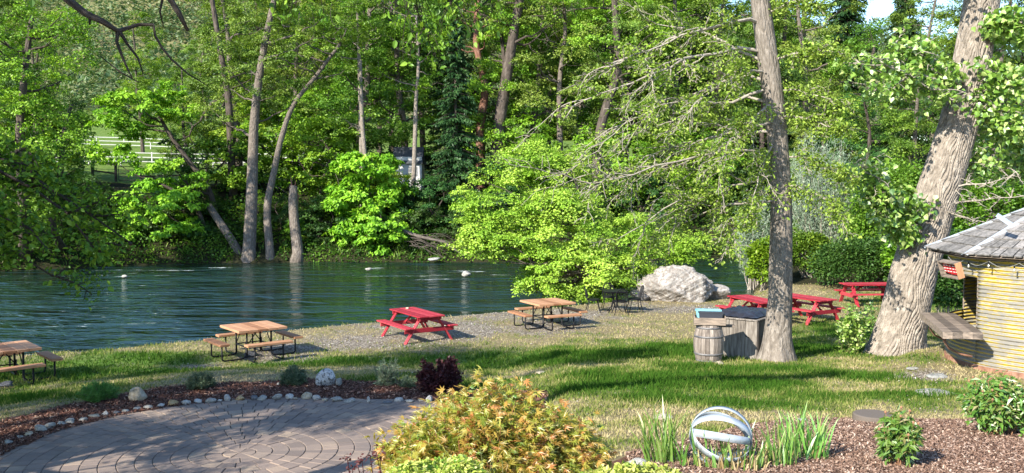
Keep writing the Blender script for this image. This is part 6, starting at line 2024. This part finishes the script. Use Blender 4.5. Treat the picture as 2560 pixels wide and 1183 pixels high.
iris('thin iris clump with dry leaves in front of the hoop sphere', 1760, 1225, 7.4, 34, 130, .2, 632, .35)
iris('straw-coloured iris clump at the sphere foot', 1840, 1235, 7.3, 95, 125, .24, 633, .7)
iris('green and tan iris clump right of the hoop sphere', 1940, 1225, 7.5, 80, 138, .2, 634, .35)
iris('arching green iris clump at the right of the iris row', 2010, 1215, 7.8, 95, 142, .24, 635, .15)

def peony(label, px, py, wpx, hpx, n, seed):
    b = G(px, py); s = b.y / F_PX; t = thing('peony_bush', label, 'shrub', b, 0, 'peonies in the bark bed'); rr = random.Random(seed)
    mb = MB(); P = []; W_, H_ = wpx * s / 2, hpx * s
    for i in range(n):
        a = rr.uniform(0, 6.28); r = rr.random() ** .5
        q = Vector((math.cos(a) * W_ * r, math.sin(a) * W_ * r, H_ * (1 - .3 * r * r) * rr.uniform(.75, 1.0)))
        c = curve((q.x * .3, q.y * .3, -.02), q, .04, 8, .03, rr); mb.tube(c, taper(9, .006, .0025), 4, cap=False)
        P += c[3:8]
        if rr.random() < .6: mb.lathe([(.0, -.012), (.011, -.004), (.012, .006), (.0, .018)], c[-1], 8)
    mb.build('stems', noisy('peony_stem', [(.3, (.20, .09, .06)), (.7, (.34, .20, .10))], 30), t)
    leaf_part(t, P, 13, W_ * .13, .075, (T_RHOMB[0] * np.array([1, .62, 2.2]), T_RHOMB[1]), 'leaf_peony', seed, .35, .35)
peony('small peony bush with reddish stems in the middle of the bark bed', 2243, 1168, 105, 165, 15, 641)
peony('large bushy peony at the right edge in front of the hut', 2500, 1088, 175, 172, 46, 642)
# ------------------------------------------------------------ lawn blades, wood chips, gravel stones (stuff)
def visible_xy(lr, n, d0, d1, power=1.0, margin=1.3):
    """points spread over the land in front of the house, denser nearby"""
    u = lr.random(n)
    y = d0 * (d1 / d0) ** u
    x = (lr.random(n) * 2 - 1) * y * (1280 / F_PX) * margin
    return x, y
def lawn():
    lr = np.random.default_rng(201)
    x, y = visible_xy(lr, 1100000, 7.5, 46)
    g, gr, mu, bk, fd = masks(x, y)
    s1 = side(NEAR, x, y)
    dens = np.clip(.42 + g * .9, 0, 1) * (1 - np.clip(gr * 1.5 - .2, 0, .93)) * (mu < .4) * (s1 > .1) * (bk < .6)
    pn = fbm(x, y, .5, 77)
    dens *= np.clip(.35 + pn * 1.2, 0, 1)
    k = lr.random(len(x)) < dens * .62
    x, y, g = x[k], y[k], g[k]
    n = len(x)
    z = ground_z(x, y)
    tall = fbm(x, y, 1.1, 78)
    h = (.022 + .085 * lr.random(n) ** 1.4 * (.5 + g)) * (.7 + .9 * np.clip(tall - .3, 0, 1) * (.4 + g)) 
    edge = side(NEAR, x, y); h = h * (1 + 1.4 * np.exp(-edge / .7) * (x < 0))
    h *= np.interp(y, [8, 30], [.8, 1.15])
    w = np.interp(y, [7, 15, 40], [.007, .011, .020])
    a = lr.random(n) * 6.283
    P = np.stack([x, y, z - .004], 1)
    sd = np.stack([np.cos(a), np.sin(a), 0 * a], 1) * w[:, None]
    ln = lr.normal(size=(n, 3)) * .45; ln[:, 2] = 1
    T_ = P + ln * h[:, None]
    V = np.stack([P - sd, P + sd, T_], 1).reshape(-1, 3)
    tint = np.clip(.94 - (g * 1.12 + (fbm(x, y, .7, 79) - .5) * 1.1 + lr.normal(size=n) * .18), 0, 1)
    m, nt, out = new_mat('grass_blades')
    c = ramp(nt, attr(nt, 'tint'), [(0, (.05, .12, .015)), (.3, (.125, .185, .035)), (.55, (.24, .265, .075)), (.8, (.40, .345, .16)), (1, (.50, .42, .24))])
    d = nt.nodes.new('ShaderNodeBsdfDiffuse'); nt.links.new(c, d.inputs[0]); tr = nt.nodes.new('ShaderNodeBsdfTranslucent'); nt.links.new(c, tr.inputs[0])
    ms = nt.nodes.new('ShaderNodeMixShader'); ms.inputs[0].default_value = .35; nt.links.new(d.outputs[0], ms.inputs[1]); nt.links.new(tr.outputs[0], ms.inputs[2]); nt.links.new(ms.outputs[0], out.inputs[0])
    me = np_mesh('lawn_grass', V, [3] * n, np.arange(3 * n), m, np.repeat(tint, 3))
    tag(link(bpy.data.objects.new('grass', me)), 'patchy lawn of green and straw-dry grass along the river', 'grass', kind='stuff')
lawn()
def chips(name, label, n, cond, c, seed, L=(.02, .07), d0=6.8, d1=19):
    lr = np.random.default_rng(seed); x, y = visible_xy(lr, n, d0, d1)
    g, gr, mu, bk, fd = masks(x, y)
    rr = np.hypot(x - PC[0], y - PC[1]); th = np.arctan2(y - PC[1], x - PC[0])
    k = (mu > .5) & cond(x, y) & (rr > patio_r(th) + .06); x, y = x[k], y[k]; n = len(x)
    z = ground_z(x, y); P = np.stack([x, y, z + .006 + .02 * lr.random(n)], 1)
    l = L[0] + (L[1] - L[0]) * lr.random(n) ** 1.6
    V, S, Lp, T = leaves(P, l, (np.array([(-.5, -.16, 0), (.5, -.12, 0), (.45, .14, .0), (-.5, .16, 0), (0, 0, .12)]), [(0, 1, 4), (1, 2, 4), (2, 3, 4), (3, 0, 4)]), np.clip(lr.normal(.5, .28, n), 0, 1), None, -.0, .8, lr)
    mt = surf(name + '_bark', lambda nt: ramp(nt, attr(nt, 'tint'), c), .85, spec=.2)
    tag(link(bpy.data.objects.new(name, np_mesh(name, V, S, Lp, mt, T))), label, 'wood chips', kind='stuff')
chips('bark_chips', 'dark reddish bark chips round the patio edge', 400000, lambda x, y: x < 1.0, [(0, (.03, .014, .010)), (.5, (.11, .05, .035)), (.85, (.22, .11, .08)), (1, (.42, .28, .20))], 211, (.025, .08), 9, 19)
chips('wood_chips', 'pale pinkish wood chips covering the right-hand garden bed', 420000, lambda x, y: x >= 1.0, [(0, (.04, .022, .016)), (.35, (.13, .075, .052)), (.7, (.26, .165, .12)), (1, (.50, .38, .30))], 212, (.012, .055), 6.8, 12)
def pebbles():
    lr = np.random.default_rng(221); x, y = visible_xy(lr, 510000, 11, 42)
    g, gr, mu, bk, fd = masks(x, y); s1 = side(NEAR, x, y)
    k = (lr.random(len(x)) < np.clip(gr * 1.1 - .25, 0, 1) * .5 + .012 + .35 * (np.abs(s1 - .35) < .35) * (x > -12)) & (mu < .3) & (s1 > 0) & (bk < .5); x, y = x[k], y[k]; n = len(x)
    P = np.stack([x, y, ground_z(x, y) + .004], 1)
    sz = np.interp(y, [11, 40], [.02, .035]) * (.5 + 1.0 * lr.random(n) ** 2)
    octa = (np.array([(.6, 0, 0), (0, .5, 0), (-.6, 0, 0), (0, -.5, 0), (0, 0, .42)]), [(0, 1, 4), (1, 2, 4), (2, 3, 4), (3, 0, 4)])
    V, S, Lp, T = leaves(P, sz, octa, lr.random(n), None, 0, .85, lr)
    mt = surf('gravel_stone', lambda nt: ramp(nt, attr(nt, 'tint'), [(0, (.09, .075, .06)), (.5, (.24, .205, .17)), (.85, (.40, .36, .31)), (1, (.66, .63, .57))]), .9, spec=.2)
    tag(link(bpy.data.objects.new('gravel', np_mesh('gravel', V, S, Lp, mt, T))), 'loose grey gravel scattered around the picnic tables', 'gravel', kind='stuff')
pebbles()
